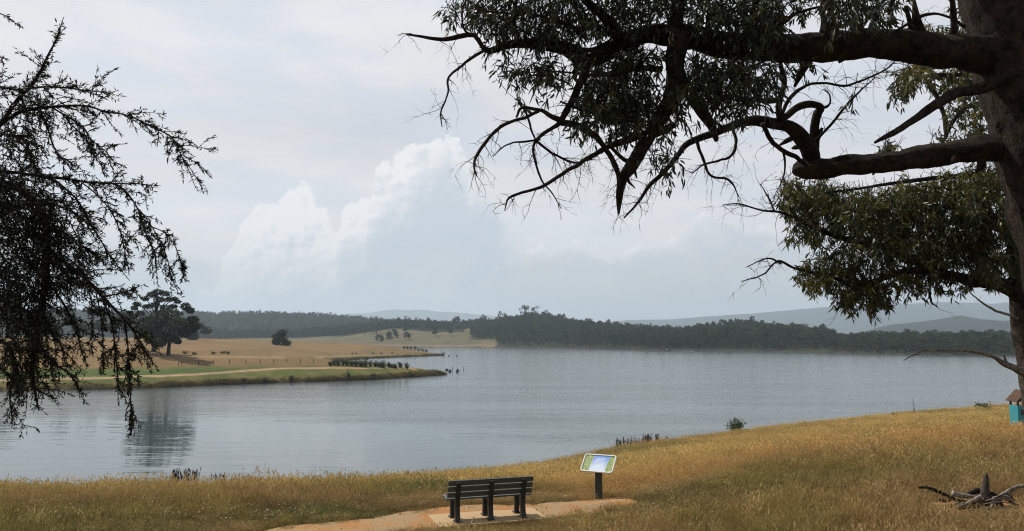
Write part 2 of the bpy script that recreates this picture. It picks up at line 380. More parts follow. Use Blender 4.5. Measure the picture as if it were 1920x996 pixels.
# ------------------------------------------------------------------ the lake
def build_lake():
    m, nt = mat('lake_water'); co = world_co(nt)
    cs = nt.vm('MULTIPLY', co, (0.55, 1.0, 1.0))
    big = nt.noise(nt.vm('MULTIPLY', co, (0.012, 0.030, 1)), 1.0, 4, 0.55)     # calm and ruffled patches
    sp = nt.node('ShaderNodeSeparateXYZ', {0: co})
    off = nt.m('ADD', sp.outputs[1], nt.m('MULTIPLY', nt.m('MAXIMUM', nt.m('ADD', sp.outputs[0], 38.0), 0.0), 0.7))       # the lee of the left bank is calm
    calm = nt.ss(96.0, 126.0, nt.m('ADD', off, nt.m('MULTIPLY', nt.m('SUBTRACT', big, .5), 40.0)))
    w1 = nt.noise(cs, 1.1, 2, 0.5); w2 = nt.noise(cs, 3.6, 3, 0.6); w3 = nt.noise(nt.vm('MULTIPLY', co, (0.16, 0.85, 1.0)), 0.55, 3, 0.6)
    h = nt.m('ADD', nt.m('MULTIPLY', w1, 0.040), nt.m('MULTIPLY', w2, 0.018))
    h = nt.m('MULTIPLY', h, nt.m('ADD', 0.05, nt.m('MULTIPLY', calm, 1.3)))
    h = nt.m('ADD', h, nt.m('MULTIPLY', w3, nt.m('ADD', 0.050, nt.m('MULTIPLY', calm, 0.05))))
    gust = nt.ss(0.34, 0.66, nt.noise(nt.vm('MULTIPLY', co, (0.009, 0.045, 1)), 1.0, 5, 0.6))
    h = nt.m('MULTIPLY', h, nt.m('ADD', 0.5, nt.m('MULTIPLY', gust, 0.9)))
    rg = nt.m('ADD', 0.015, nt.m('MULTIPLY', calm, 0.13))
    b = nt.node('ShaderNodeBsdfPrincipled', {'Base Color': (0.060, 0.078, 0.082, 1), 'Roughness': rg, 'IOR': 1.33})
    bn = nt.node('ShaderNodeBump', {'Height': h, 'Strength': 1.0, 'Distance': 1.0}); nt.l.new(bn.outputs[0], b.inputs['Normal'])
    o = nt.node('ShaderNodeOutputMaterial'); nt.l.new(b.outputs[0], o.inputs[0])
    mb = MB(); mb.add([[-3500, -200, 0], [3500, -200, 0], [3500, 2600, 0], [-3500, 2600, 0]], [[[0, 1, 2, 3]]])
    tag(mb.build('lake', m), kind='structure')
build_lake()

# ------------------------------------------------------------------ the peninsula with the dry field
PEN = np.array([(-900, 60), (-300, 128), (-200, 146), (-150, 153), (-107, 161), (-81, 171), (-70, 183), (-61, 190), (-46, 200), (-37, 207), (-28, 222), (-20, 236), (-24, 243), (-36, 250),
                (-55, 262), (-72, 280), (-84, 305), (-97, 335), (-90, 352), (-84, 392), (-77, 428), (-64, 460), (-53, 480), (-43, 495), (-50, 515), (-75, 545), (-120, 610), (-170, 690), (-230, 770), (-400, 860), (-900, 900)], float)
def poly_sd(x, y, poly):
    x = np.asarray(x, float); y = np.asarray(y, float); d = np.full(x.shape, 1e9); ins = np.zeros(x.shape, bool)
    for i in range(len(poly)):
        ax, ay = poly[i]; bx, by = poly[(i + 1) % len(poly)]
        t = np.clip(((x - ax) * (bx - ax) + (y - ay) * (by - ay)) / ((bx - ax) ** 2 + (by - ay) ** 2), 0, 1)
        d = np.minimum(d, np.hypot(x - ax - t * (bx - ax), y - ay - t * (by - ay)))
        c = ((ay > y) != (by > y)); xi = ax + (y - ay) / np.where(by == ay, 1e-9, by - ay) * (bx - ax); ins ^= c & (x < xi)
    return np.where(ins, d, -d)
def pen_z(x, y):
    x = np.asarray(x, float); y = np.asarray(y, float)
    d = poly_sd(x, y, PEN) + 2.2 * (fbm(x * .11, y * .11, 3) - .5)
    z = 11.6 * (1 - np.exp(-np.clip(d, 0, None) / 54)) + 0.38 * sstep(0, 1.2, d)
    z = z + .35 * (fbm(x * .04, y * .04, 3) - .5) * sstep(5, 25, d)
    return np.where(d > 0, z, np.maximum(-1.5, d * .5))
FIELD = np.array([.165, .105, .046]); TAN = np.array([.27, .195, .11])
# the lower track, run along pixels of the photograph's track on the terrain
def pen_hit(px, py): return hit(px, py, pen_z, 120, 520)
track_pts = [pen_hit(a, b) for a, b in [(-60, 716), (60, 713), (130, 711), (200, 709), (300, 706), (400, 700), (460, 696), (510, 692.5), (560, 691), (640, 690.5), (700, 690.5), (745, 690), (775, 692)]]
track_pts = np.array([(p.x, p.y) for p in track_pts if p is not None])
upper_pts = [pen_hit(a, b) for a, b in [(330, 669), (420, 669.5), (520, 671), (600, 669), (680, 667), (760, 666), (800, 665.5)]]
upper_pts = np.array([(p.x, p.y) for p in upper_pts if p is not None])
def line_d(x, y, pts):
    d = np.full(np.shape(x), 1e9)
    for (ax, ay), (bx, by) in zip(pts[:-1], pts[1:]):
        t = np.clip(((x - ax) * (bx - ax) + (y - ay) * (by - ay)) / ((bx - ax) ** 2 + (by - ay) ** 2 + 1e-9), 0, 1)
        d = np.minimum(d, np.hypot(x - ax - t * (bx - ax), y - ay - t * (by - ay)))
    return d
def pen_col(x, y, z):
    n1 = fbm(x * .05, y * .05, 4); n2 = fbm(x * .25 + 9, y * .25, 4); n3 = fbm(x * .9 + 3, y * .9, 2)
    d = poly_sd(x, y, PEN)
    grass = lerp(np.array([.068, .080, .018]), np.array([.105, .095, .028]), sstep(.45, .65, n2))
    fieldc = lerp(FIELD, FIELD * np.array([.85, .9, .9]), sstep(.4, .6, n1))
    lush = np.array([.045, .078, .017])
    hillside = sstep(3.0, 4.2, z + 1.4 * (n1 - .5) + .8 * (n2 - .5))
    c = lerp(grass, fieldc, np.where(y > 300, sstep(1.2, 2.6, z + 1.0 * (n1 - .5)), hillside))
    lu = np.exp(-((z - 2.9) / .75) ** 2) * sstep(-62, -78, x) * (y < 300) * sstep(.30, .5, n2 + .12)
    c = lerp(c, lush, lu * .9)
    c = lerp(c, np.array([.115, .082, .034]), sstep(5.5, 2.0, d) * .8)              # rank dry grass along the bank
    c = lerp(c, np.array([.035, .028, .018]), sstep(1.0, .2, d))                     # dark edge of the bank at the waterline
    c = lerp(c, TAN * (.85 + .3 * n3)[..., None], sstep(1.5, .8, line_d(x, y, track_pts) + .5 * (n3 - .5)))
    c = lerp(c, TAN * .8, sstep(2.6, 1.4, line_d(x, y, upper_pts)) * .8)
    return c
xs = np.unique(np.concatenate([np.linspace(-900, -260, 70), np.linspace(-260, -170, 50), np.linspace(-170, -15, 210)]))
ys = np.unique(np.concatenate([np.linspace(60, 140, 20), np.linspace(140, 270, 200), np.linspace(270, 520, 170), np.linspace(520, 910, 90)]))
ground_obj('peninsula_ground', xs, ys, pen_z, pen_col, M_land, keep=lambda X, Y, Z: Z > -1.4)

# ------------------------------------------------------------------ far shore, hills, mountains
_fx = np.array([-4000, -1500, -600, -275, -120, -41, 60, 140, 235, 262, 320, 400, 700, 4000])
_fy = np.array([1300, 1150, 1060, 992, 985, 962, 880, 720, 660, 546, 490, 450, 400, 380])
_gx = np.array([-4000, -900, -500, -320, -250, -175, -80, 0, 30, 80, 150, 250, 354, 420, 490, 700, 1500, 4000])
_gy = np.array([20, 16, 9, 10, 16, 26, 25, 31, 38, 28, 16, 12, 15, 11, 4, 4, 9, 12])
def far_z(x, y):
    x = np.asarray(x, float); y = np.asarray(y, float)
    d = y - np.interp(x, _fx, _fy) + 10 * (fbm(x * .02, y * .02, 3) - .5)
    Lr = np.interp(x, [-4000, -60, 140, 300, 4000], [230, 230, 330, 300, 300])
    G = np.interp(x * 1150 / np.clip(y, 700, 1600), _gx, _gy)
    z = .8 * sstep(0, 3, d) + G * np.clip(d / Lr, 0, 1) ** .8 * (1 - .35 * sstep(500, 1500, d)) + 4 * (fbm(x * .008, y * .008, 3) - .5) * sstep(20, 150, d)
    ridge = 58 * np.exp(-((y - 1950) / 330) ** 2) * np.interp(x, [-4000, -1500, -800, -500, -330, -150, 100], [.8, .95, 1.0, .95, .55, .08, 0])
    return np.where(d > 0, z + ridge, np.maximum(-3, d * .2))
def forest_mask(x, y):
    """1 where the wood stands, 0 on the open paddocks"""
    x = np.asarray(x, float); y = np.asarray(y, float); d = y - np.interp(x, _fx, _fy); u = x / y
    n = fbm(x * .012 + 5, y * .012, 3)
    pad = (d < 215 - 60 * sstep(-.16, -.09, u) + 60 * (n - .5)) & (x > -700) & (u < -.055 + .02 * (n - .5))
    pad |= (d < 60) & (u < -.02) & (d > 0)
    pad |= (np.hypot((u + .052) * 1150, (d - 210) * .5) < 16)
    pad |= (d < 10 * (n - .2)) & (u > .03) & (u < .09)
    pad |= (n > .66) & (x < -250) & (y > 1500)
    return ~pad & (d > 1.5)
def far_col(x, y, z):
    f = forest_mask(x, y).astype(float); n = fbm(x * .03, y * .03, 4); d = y - np.interp(x, _fx, _fy)
    pad = lerp(np.array([.112, .090, .050]), np.array([.088, .080, .040]), sstep(.4, .65, n))
    c = lerp(pad, np.array([.022, .030, .014]), f)
    c = lerp(c, np.array([.20, .15, .095]), sstep(14, 7, d) * (1 - f) * (x / y < -.005))
    return lerp(c, np.array([.05, .04, .03]), sstep(4, 2, d))
xs = np.unique(np.concatenate([np.linspace(-4000, -900, 50), np.linspace(-900, 800, 280), np.linspace(800, 4000, 50)]))
ys = np.unique(np.concatenate([np.linspace(370, 1300, 220), np.linspace(1300, 2600, 70), np.linspace(2600, 5000, 20)]))
ground_obj('far_shore_ground', xs, ys, far_z, far_col, M_farland, keep=lambda X, Y, Z: Z > -2.9)

def range_obj(name, prof, D, thick, rough, col):
    """a wooded range: skyline profile (pixels) at distance D, falling off in depth on both sides"""
    px = np.array([p[0] for p in prof]); H = np.array([P(p[0], p[1], D).z for p in prof]); X0 = (px - 960) / FPX * D
    xs = np.linspace(X0[0], X0[-1], 260); ys = np.linspace(-thick, thick, 41)
    def zf(x, y):
        h = np.interp(x, X0, H); t = (y - D) / thick
        k = .05 * D / 16000
        r = (1 - np.abs(t)) ** .8
        spur = (fbm(x / thick * 3.0, (y - D) / thick * 1.4 + 8, 5) - .5)
        return h * r * (1 + rough * spur * np.abs(t) ** .5 * 2) + h * .10 * (fbm(x / thick * 6, y * 0 + 4, 4) - .5) - 3
    return ground_obj(name, xs, D + ys, zf, lambda x, y, z: np.tile(np.array(col), (len(x), 1)), M_farland)
range_obj('hills', [(1560, 640), (1640, 622), (1680, 607), (1730, 601), (1760, 597), (1800, 590), (1840, 597), (1880, 599), (1950, 596), (2100, 600), (2400, 632)], 2900, 700, .5, (.012, .018, .013))
range_obj('mountains', [(1000, 632), (1120, 606), (1180, 600), (1260, 598), (1330, 594), (1390, 588), (1450, 583), (1520, 578), (1600, 574), (1680, 570), (1760, 566), (1850, 567), (1950, 566), (2200, 575), (2600, 625)], 7200, 1700, .6, (.014, .020, .016))
range_obj('mountains', [(420, 634), (560, 600), (630, 588), (690, 586), (740, 582), (800, 581), (860, 586), (930, 591), (1010, 592), (1120, 604), (1240, 632)], 10000, 1900, .6, (.014, .020, .016))

# ------------------------------------------------------------------ scattering of uncountable growth (geometry nodes)
def scatter(name, pts, rot, scl, idx, tint, protos, label, cat):
    me = bpy.data.meshes.new(name); me.vertices.add(len(pts)); me.vertices.foreach_set('co', np.asarray(pts, float).ravel())
    def at(n, t, key, arr): me.attributes.new(n, t, 'POINT').data.foreach_set(key, np.asarray(arr).ravel())
    at('rot', 'FLOAT_VECTOR', 'vector', np.asarray(rot, float)); at('scl', 'FLOAT_VECTOR', 'vector', np.asarray(scl, float))
    at('pick', 'INT', 'value', np.asarray(idx, np.int32)); at('hue', 'FLOAT_VECTOR', 'vector', np.asarray(tint, float))
    o = bpy.data.objects.new(name, me); C.objects.link(o); tag(o, label, cat, kind='stuff')
    col = bpy.data.collections.new(name + '_sources')
    for p in protos: col.objects.link(p)
    g = bpy.data.node_groups.new(name + '_scatter', 'GeometryNodeTree')
    g.interface.new_socket('Geometry', in_out='INPUT', socket_type='NodeSocketGeometry'); g.interface.new_socket('Geometry', in_out='OUTPUT', socket_type='NodeSocketGeometry')
    N = g.nodes; gi = N.new('NodeGroupInput'); go = N.new('NodeGroupOutput')
    ci = N.new('GeometryNodeCollectionInfo'); ci.inputs[0].default_value = col; ci.inputs['Separate Children'].default_value = True; ci.inputs['Reset Children'].default_value = True
    ip = N.new('GeometryNodeInstanceOnPoints'); ip.inputs['Pick Instance'].default_value = True
    def na(n, t):
        x = N.new('GeometryNodeInputNamedAttribute'); x.data_type = t; x.inputs[0].default_value = n; return x.outputs[0]
    L = g.links.new
    L(gi.outputs[0], ip.inputs['Points']); L(ci.outputs[0], ip.inputs['Instance']); L(na('pick', 'INT'), ip.inputs['Instance Index'])
    e2r = N.new('FunctionNodeEulerToRotation'); L(na('rot', 'FLOAT_VECTOR'), e2r.inputs[0]); L(e2r.outputs[0], ip.inputs['Rotation'])
    L(na('scl', 'FLOAT_VECTOR'), ip.inputs['Scale']); L(ip.outputs[0], go.inputs[0])
    md = o.modifiers.new('scatter', 'NODES'); md.node_group = g
    return o
def proto(name, mb, m): return bpy.data.objects.new(name, mb.mesh(name, m))
def tintmat(name, tr=0.2, rough=0.8):
    """colour from the scattered point, varied along each blade"""
    m, nt = mat(name); h = attr(nt, 'hue', 'INSTANCER', 1); t = attr(nt, 'tint')
    rnd = nt.node('ShaderNodeObjectInfo').outputs['Random']
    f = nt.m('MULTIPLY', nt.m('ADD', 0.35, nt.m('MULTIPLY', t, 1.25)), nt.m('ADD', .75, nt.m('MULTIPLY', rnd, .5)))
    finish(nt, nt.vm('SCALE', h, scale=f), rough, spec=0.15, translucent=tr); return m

# forest: whole crowns as clumps of leaf faces on a trunk
def tree_mb(h, rad, nclump, nleaf, lsize, seed, shape=0.62, base=.35):
    r = np.random.default_rng(seed); mb = MB()
    cl = []
    for k in range(nclump):
        a = r.random() * 2 * math.pi; t = r.random(); zz = base + (1 - base) * t
        w = rad * (math.sin(math.pi * min(.98, .18 + .80 * t)) ** shape) * (.30 + .70 * math.sqrt(r.random()))
        cl.append((math.cos(a) * w, math.sin(a) * w, zz * h * (.93 + .07 * r.random()), rad * (.26 + .22 * r.random())))
    for x, y, z, q in cl:
        n = int(nleaf / nclump); d = unit(r.normal(size=(n, 3))); pos = np.array([x, y, z]) + d * np.array([q, q, q * .62]) * (.55 + .45 * r.random((n, 1)))
        dirs = unit(d * .8 + r.normal(size=(n, 3)) * .9)
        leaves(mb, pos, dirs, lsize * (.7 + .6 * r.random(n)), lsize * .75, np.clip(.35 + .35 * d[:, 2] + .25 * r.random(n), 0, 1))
    return mb, cl
def trunk_mb(h, r0, cl, seed, n=5):
    r = np.random.default_rng(seed); tb = MB()
    lean = r.normal(size=2) * h * .03
    tube(tb, spline([(0, 0, -.4, r0 * 1.25), (lean[0] * .4, lean[1] * .4, h * .25, r0), (lean[0], lean[1], h * .55, r0 * .65), (lean[0] * 1.3, lean[1] * 1.3, h * .85, r0 * .2)], h * .06), 8, .12)
    for x, y, z, q in cl[:n]:
        zz = h * (.28 + .3 * r.random())
        tube(tb, spline([(lean[0] * .6, lean[1] * .6, zz, r0 * .5), (x * .45, y * .45, (zz + z) / 2 - .02 * h, r0 * .33), (x, y, z, r0 * .12)], h * .08), 6, .1)
    return tb
protos = []
for k in range(7):
    h = [1, .9, 1.1, .8, 1.0, 1.2, .7][k]
    mb, cl = tree_mb(h * 15, [4.8, 5.4, 4.4, 5.2, 4.0, 4.8, 4.6][k], 11, 210, 1.25, 50 + k, .6, [.3, .25, .35, .2, .4, .4, .15][k])
    tube(mb, [(0, 0, -1, .3), (0, 0, h * 9, .16)], 5, 0, .6); protos.append(proto('forest_tree.%03d' % k, mb, M_far))
def forest():
    n = 130000
    u = rng.uniform(-.75, .85, n); y = 1 / rng.uniform(1 / 2500, 1 / 430, n) ; y = np.where(rng.random(n) < .55, rng.uniform(430, 1500, n), rng.uniform(1300, 2350, n))
    x = u * y; k = forest_mask(x, y); x, y = x[k], y[k]
    d = y - np.interp(x, _fx, _fy)
    k = (d < 520) | ((y > 1550) & (x < -120)); x, y, d = x[k], y[k], d[k]
    # thin to one tree per cell
    cell = np.where(y > 1500, 7.5, 4.8); key = np.round(x / cell).astype(int) * 100003 + np.round(y / cell).astype(int)
    _, i = np.unique(key, return_index=True); x, y, d = x[i], y[i], d[i]
    z = far_z(x, y); s = .72 + .32 * rng.random(len(x)) ** 1.3; s *= np.where(fbm(x * .02, y * .02, 2) > .6, 1.15, .95)
    s *= np.where(d < 25, .75, 1)
    t = np.zeros((len(x), 3))
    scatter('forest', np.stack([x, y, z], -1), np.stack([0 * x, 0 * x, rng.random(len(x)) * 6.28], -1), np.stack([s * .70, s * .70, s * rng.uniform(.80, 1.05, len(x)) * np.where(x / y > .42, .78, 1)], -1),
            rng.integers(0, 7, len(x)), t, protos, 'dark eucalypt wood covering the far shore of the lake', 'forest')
forest()

# ------------------------------------------------------------------ single far trees and bushes
def lone_tree(name, label, base, h, rad, seed, nclump=14, nleaf=1500, ls=.5, group=None, cat='tree', leaf=M_far, bark=M_bark, shape=.6, b0=.3, r0=None, cl_keep=5):
    e = empty(name, base, random.random() * 6, label, cat, group)
    mb, cl = tree_mb(h, rad, nclump, nleaf, ls, seed, shape, b0); mb.build('crown', leaf, e)
    trunk_mb(h, r0 or h * .022, cl, seed, cl_keep).build('trunk', bark, e); return e
ORD = ['leftmost', 'second', 'third', 'fourth', 'fifth', 'sixth', 'seventh', 'eighth', 'ninth', 'tenth', 'eleventh', 'twelfth', 'thirteenth', 'fourteenth', 'fifteenth', 'sixteenth', 'seventeenth', 'eighteenth', 'nineteenth', 'twentieth']
def place(px, py, zf, D):
    """stand a thing at distance D in the direction of a pixel column"""
    d = ray(px, py); q = Vector((0, 0, 0)) + d * (D / d.y); return Vector((q.x, q.y, float(zf(q.x, q.y))))

def two_trees():
    # the pair standing in the field: a tall open crown behind and a low dense one in front
    b = place(315, 668, pen_z, 214)
    e = empty('field_tree', b, 0, 'dense dark round tree, right one of the pair in the dry field', 'tree')
    r = np.random.default_rng(5); mb = MB(); cl = []
    for px, py, q in [(300, 598, 3.1), (322, 592, 3.0), (285, 612, 2.8), (310, 618, 3.2), (335, 610, 2.8), (350, 606, 2.0), (362, 600, 1.6), (345, 622, 2.2), (296, 632, 2.4), (318, 634, 2.2), (355, 618, 1.7), (368, 612, 1.2), (275, 622, 2.2), (302, 645, 1.3), (333, 640, 1.0), (348, 575, 1.4), (356, 582, 1.2)]:
        c = P(px, py, 214 + r.normal() * 2.0) - b; cl.append((c.x, c.y, c.z, q)); n = int(330 * q)
        d = unit(r.normal(size=(n, 3))); pos = np.array(c) + d * np.array([q, q, q * .75]) * (.5 + .5 * r.random((n, 1)))
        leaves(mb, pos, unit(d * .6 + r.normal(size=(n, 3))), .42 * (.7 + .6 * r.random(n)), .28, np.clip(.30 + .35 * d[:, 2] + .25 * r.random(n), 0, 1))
    mb.build('crown', M_field, e)
    tb = MB(); tube(tb, spline([(0, 0, -.3, .62), (.1, 0, 2, .48), (.2, .2, 4.2, .42), (0, 0, 7, .25)], .5), 10, .1)
    for c in cl[:9]: tube(tb, spline([(.2, .1, 3.6, .26), (c[0] * .5, c[1] * .5, 5.5, .17), (c[0], c[1], c[2], .06)], .6), 6, .1)
    tb.build('trunk', M_bark, e)
    b = place(288, 666, pen_z, 221)
    e = empty('field_tree', b, 0, 'taller gum with layered open crown, left one of the pair in the dry field', 'tree'); mb = MB(); cl = []
    for px, py, q in [(296, 548, 1.8), (285, 553, 1.7), (310, 551, 1.4), (272, 560, 1.2), (300, 562, 1.7), (317, 562, 1.2), (290, 572, 1.6), (327, 561, 1.1), (333, 566, .9), (276, 575, 1.3), (310, 577, 1.5), (257, 571, 1.2), (252, 578, 1.0), (263, 588, 1.4), (250, 594, 1.2), (244, 586, .9), (275, 600, 1.9), (265, 612, 1.5), (256, 604, 1.3), (325, 575, 1.2), (270, 630, 1.6), (283, 640, 1.5)]:
        c = P(px, py, 221 + r.normal() * 1.8) - b; cl.append((c.x, c.y, c.z, q)); n = int(230 * q)
        d = unit(r.normal(size=(n, 3))); pos = np.array(c) + d * np.array([q, q, q * .5]) * (.45 + .55 * r.random((n, 1)))
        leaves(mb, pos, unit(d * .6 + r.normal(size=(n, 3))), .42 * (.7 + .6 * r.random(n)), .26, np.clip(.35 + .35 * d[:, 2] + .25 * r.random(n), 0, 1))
    mb.build('crown', M_field, e)
    tb = MB(); tube(tb, spline([(0, 0, -.3, .75), (.1, 0, 3, .58), (.2, .2, 8, .42), (.4, 0, 13, .22), (.6, 0, 16, .08)], .7), 10, .1)
    for c in cl: tube(tb, spline([(.2, .1, max(3.5, c[2] - 5), .2), (c[0] * .6, c[1] * .6, c[2] - 1.4, .12), (c[0], c[1], c[2], .05)], .6), 6, .1)
    tb.build('trunk', M_bark, e)
two_trees()
for i, (px, D, h, w, lab) in enumerate([(368, 440, 9, 7, 'low spreading tree just right of the pair in the field'), (531, 430, 7.6, 5.4, 'lone dark rounded tree on the field skyline'),
        (20, 330, 16, 6.5, 'tree at the left edge of the photo behind the drooping branches'), (110, 350, 15, 6.5, 'broad tree on the field skyline behind the drooping branches'), (170, 380, 17, 7, 'tall tree on the field skyline left of the pair'), (222, 360, 13, 6, 'smaller tree on the field skyline beside the pair')]):
    lone_tree('field_tree', lab, place(px, 640, pen_z, D), h, w, 300 + i, 16, 2600, .7, b0=.14 if i < 2 else .25, leaf=M_field, group='trees along the dry field')
for i, (px, D, h, w, lab) in enumerate([(706, 1150, 24, 15, 'wide dark clump tree on the tan paddock across the lake'), (737, 1075, 11, 6, 'small dark tree slanting down the paddock across the lake'), (728, 1060, 9, 5, 'low bush left of the slanting paddock tree'), (711, 1040, 8, 5, 'lowest bush on the paddock across the lake'),
        (760, 1120, 20, 4.5, 'tall thin tree standing at the crest of the paddock'), (763, 1050, 9, 4, 'small pale tree alone in the middle of the paddock'), (816, 1090, 12, 3.5, 'thin tree right of centre on the paddock'), (844, 1085, 12, 3.5, 'thin tree at the right of the paddock before the wood'), (683, 1180, 17, 8, 'tree left of the wide clump on the paddock edge'),
        (941, 1260, 26, 8, 'rounded tall tree rising above the ridge wood'), (984, 1270, 31, 9, 'highest tree on the ridge skyline across the lake'), (1003, 1280, 27, 9, 'broad tree right of the highest ridge tree'), (1022, 1270, 24, 8, 'third tree right of the ridge summit'), (905, 1240, 22, 6, 'tree on the ridge left of the rounded tall tree'), (855, 1230, 22, 7, 'skyline tree above the right of the paddock'), (1050, 1260, 20, 7, 'last big tree where the ridge falls to the right')]):
    lone_tree('paddock_tree' if i < 9 else 'ridge_tree', lab, place(px, 640, far_z, D), h, w, 400 + i, 13, 700, 1.4, b0=.12 if i < 4 else .3, group='single trees on the far hill')

def bush(name, label, base, h, w, seed, n=420, ls=.22, group=None, leaf=M_shrub, cat='shrub', up=.3):
    r = np.random.default_rng(seed); e = empty(name, base, 0, label, cat, group); mb = MB(); st = MB()
    for k in range(9):
        a = r.random() * 6.28; q = w * .5 * math.sqrt(r.random()); tip = np.array([math.cos(a) * q, math.sin(a) * q, h * (.55 + .42 * r.random()) * (1 - .35 * (q / (w * .5)) ** 2)])
        tube(st, spline([(0, 0, -.08, .03 * h * .5), (tip[0] * .4, tip[1] * .4, tip[2] * .5, .014 * h), (*tip, .004 * h)], h * .15), 5)
        m_ = n // 9; t = r.random((m_, 1)) ** .7; pos = tip * t + r.normal(size=(m_, 3)) * w * .10; pos[:, 2] = np.maximum(pos[:, 2], .03 * h)
        leaves(mb, pos, unit(r.normal(size=(m_, 3)) + np.array([0, 0, up])), ls * (.6 + .8 * r.random(m_)), ls * .45, np.clip(.15 + .5 * t[:, 0] + .3 * r.random(m_), 0, 1))
    mb.build('foliage', leaf, e); st.build('stems', M_bark, e); return e
# row of young shrubs on the green tongue of land
row = [(619, 676, 9), (626, 676, 12), (634, 674, 13), (643, 673, 15), (650, 674, 14), (660, 674, 13), (668, 673, 16), (677, 675, 14), (685, 670, 17), (695, 674, 12), (704, 675, 13), (712, 675, 14), (719, 675, 16), (729, 678, 10), (736, 679, 10), (742, 680, 9), (750, 678, 12), (763, 678, 13)]
for i, (px, top, hp) in enumerate(row):
    b = pen_hit(px, 685 + (px - 619) / 144 * 6 + random.uniform(-.8, .8)); D = b.y
    bush('shrub', '%s shrub from the left in the dark row on the green tongue of land' % ORD[i].replace('leftmost', 'first'), b, hp * D / FPX * random.uniform(.75, 1.15), hp * D / FPX * random.uniform(.6, 1.2), 500 + i, 420, .3, 'shrubs in a row on the tongue of land', up=.8)
bush('shrub', 'lone dark shrub on the near bank of the green tongue', pen_hit(653, 711), 2.6, 1.7, 530, 420, .25)
for i, (px, py) in enumerate([(458, 719), (547, 716), (497, 718), (700, 709), (770, 706)]):
    b = pen_hit(px, py - 1)
    if b: bush('shrub', '%s low tussock from the left along the near bank of the tongue' % ORD[i].replace('leftmost', 'first'), b, 1.2, 1.9, 540 + i, 300, .25, 'low bank tussocks', M_reed)
for i, (px, D, h, w) in enumerate([(758, 500, 2.0, 2.6), (764, 500, 2.6, 2.4), (771, 503, 2.5, 3), (778, 503, 3.4, 2.8), (785, 505, 2.8, 3), (793, 505, 3.2, 3), (799, 505, 2.4, 2.5), (831, 492, 3.6, 2.4)]):
    q = place(px, 660, pen_z, D); q.z = max(q.z, 0.0)
    bush('shrub', ('%s bush from the left on the end of the upper spit' % ORD[i].replace('leftmost', 'first')) if i < 7 else 'dark bush standing alone on the very tip of the upper spit', q, h, w, 560 + i, 260, .4, 'bushes on the upper spit')
for i, (px, py) in enumerate([(347, 664), (365, 665), (400, 664), (418, 663), (428, 664), (660, 664), (668, 664), (700, 664), (715, 664), (735, 663)]):
    b = pen_hit(px, py)
    if b: bush('shrub', '%s small bush from the left dotted along the upper track' % ORD[i].replace('leftmost', 'first'), b, .6 + .5 * random.random(), 1.3 + random.random(), 580 + i, 160, .28, 'bushes along the upper track')

# fence in the field: one fence, each post its part
def fence():
    pxs = [(335, 686), (341, 685.5), (372, 685), (400, 684), (430, 683), (461, 682.5), (488, 682), (513, 681.5), (538, 681), (563, 681), (588, 681)]
    pts = [pen_hit(*p) for p in pxs]; pts = [p for p in pts if p]
    e = empty('wire_fence', pts[0], 0, 'thin post and wire fence along the foot of the dry field', 'fence')
    mb = MB(); mb.box((0, 0, .5), (.11, .11, 1.3)); mb.box((0, 0, 1.17), (.07, .07, .05)); me = mb.mesh('post', M_bark)
    for p in pts:
        o = bpy.data.objects.new('post', me); C.objects.link(o); o.parent = e; o.location = p - pts[0]
    w = MB()
    for z in (.4, .75, 1.05):
        tube(w, [(*(p - pts[0] + Vector((0, 0, z))), .008) for p in pts], 4)
    w.build('wire', M_bark_grey, e)
fence()

# drowned stumps and sticks off the two tips
def snag(px, py, h, label, kind):
    d = ray(px, py); D = EYE / (-d.z / d.y); b = Vector((d.x / d.y * D, D, 0)); mb = MB(); k = px
    if kind == 'stump':
        tube(mb, spline([(0, 0, -.6, .55), (.05, 0, .2, .45), (.1, .05, h * .7, .3), (.2, .05, h, .12)], .2), 8, .3)
        tube(mb, spline([(.1, 0, h * .3, .2), (.6, .1, h * .5, .12), (.9, .1, h * .45, .05)], .2), 6, .2)
    else:
        tube(mb, spline([(0, 0, -.6, .09), (.08, 0, h * .5, .07), (-.05, 0, h, .03)], .3), 6, .1)
        tube(mb, spline([(.08, 0, h * .5, .05), (.4, 0, h * .8, .02)], .3), 5)
    o = mb.build('drowned_' + kind, M_bark); o.location = b; tag(o, label, 'snag', 'drowned snags off the points')
for a in [(843, 698, .9, 'dark stump in the water just off the lower tip', 'stump'), (857, 698, 1.1, 'dark stump farthest from the lower tip', 'stump'), (837, 695, .7, 'small stump behind the lower tip', 'stump'), (848, 696, 1.8, 'thin stick standing in water between the lower stumps', 'stick'), (869, 695, 1.6, 'thin stick standing right of the lower stumps', 'stick'),
          (841, 668.5, .8, 'low stump in the water off the upper spit', 'stump'), (847, 668.5, 2.4, 'stick standing in water off the upper spit', 'stick'), (856, 668.5, .7, 'outermost small stump off the upper spit', 'stump'), (1214, 665, 2.4, 'thin marker stake standing far out on the lake', 'stick')]: snag(*a)

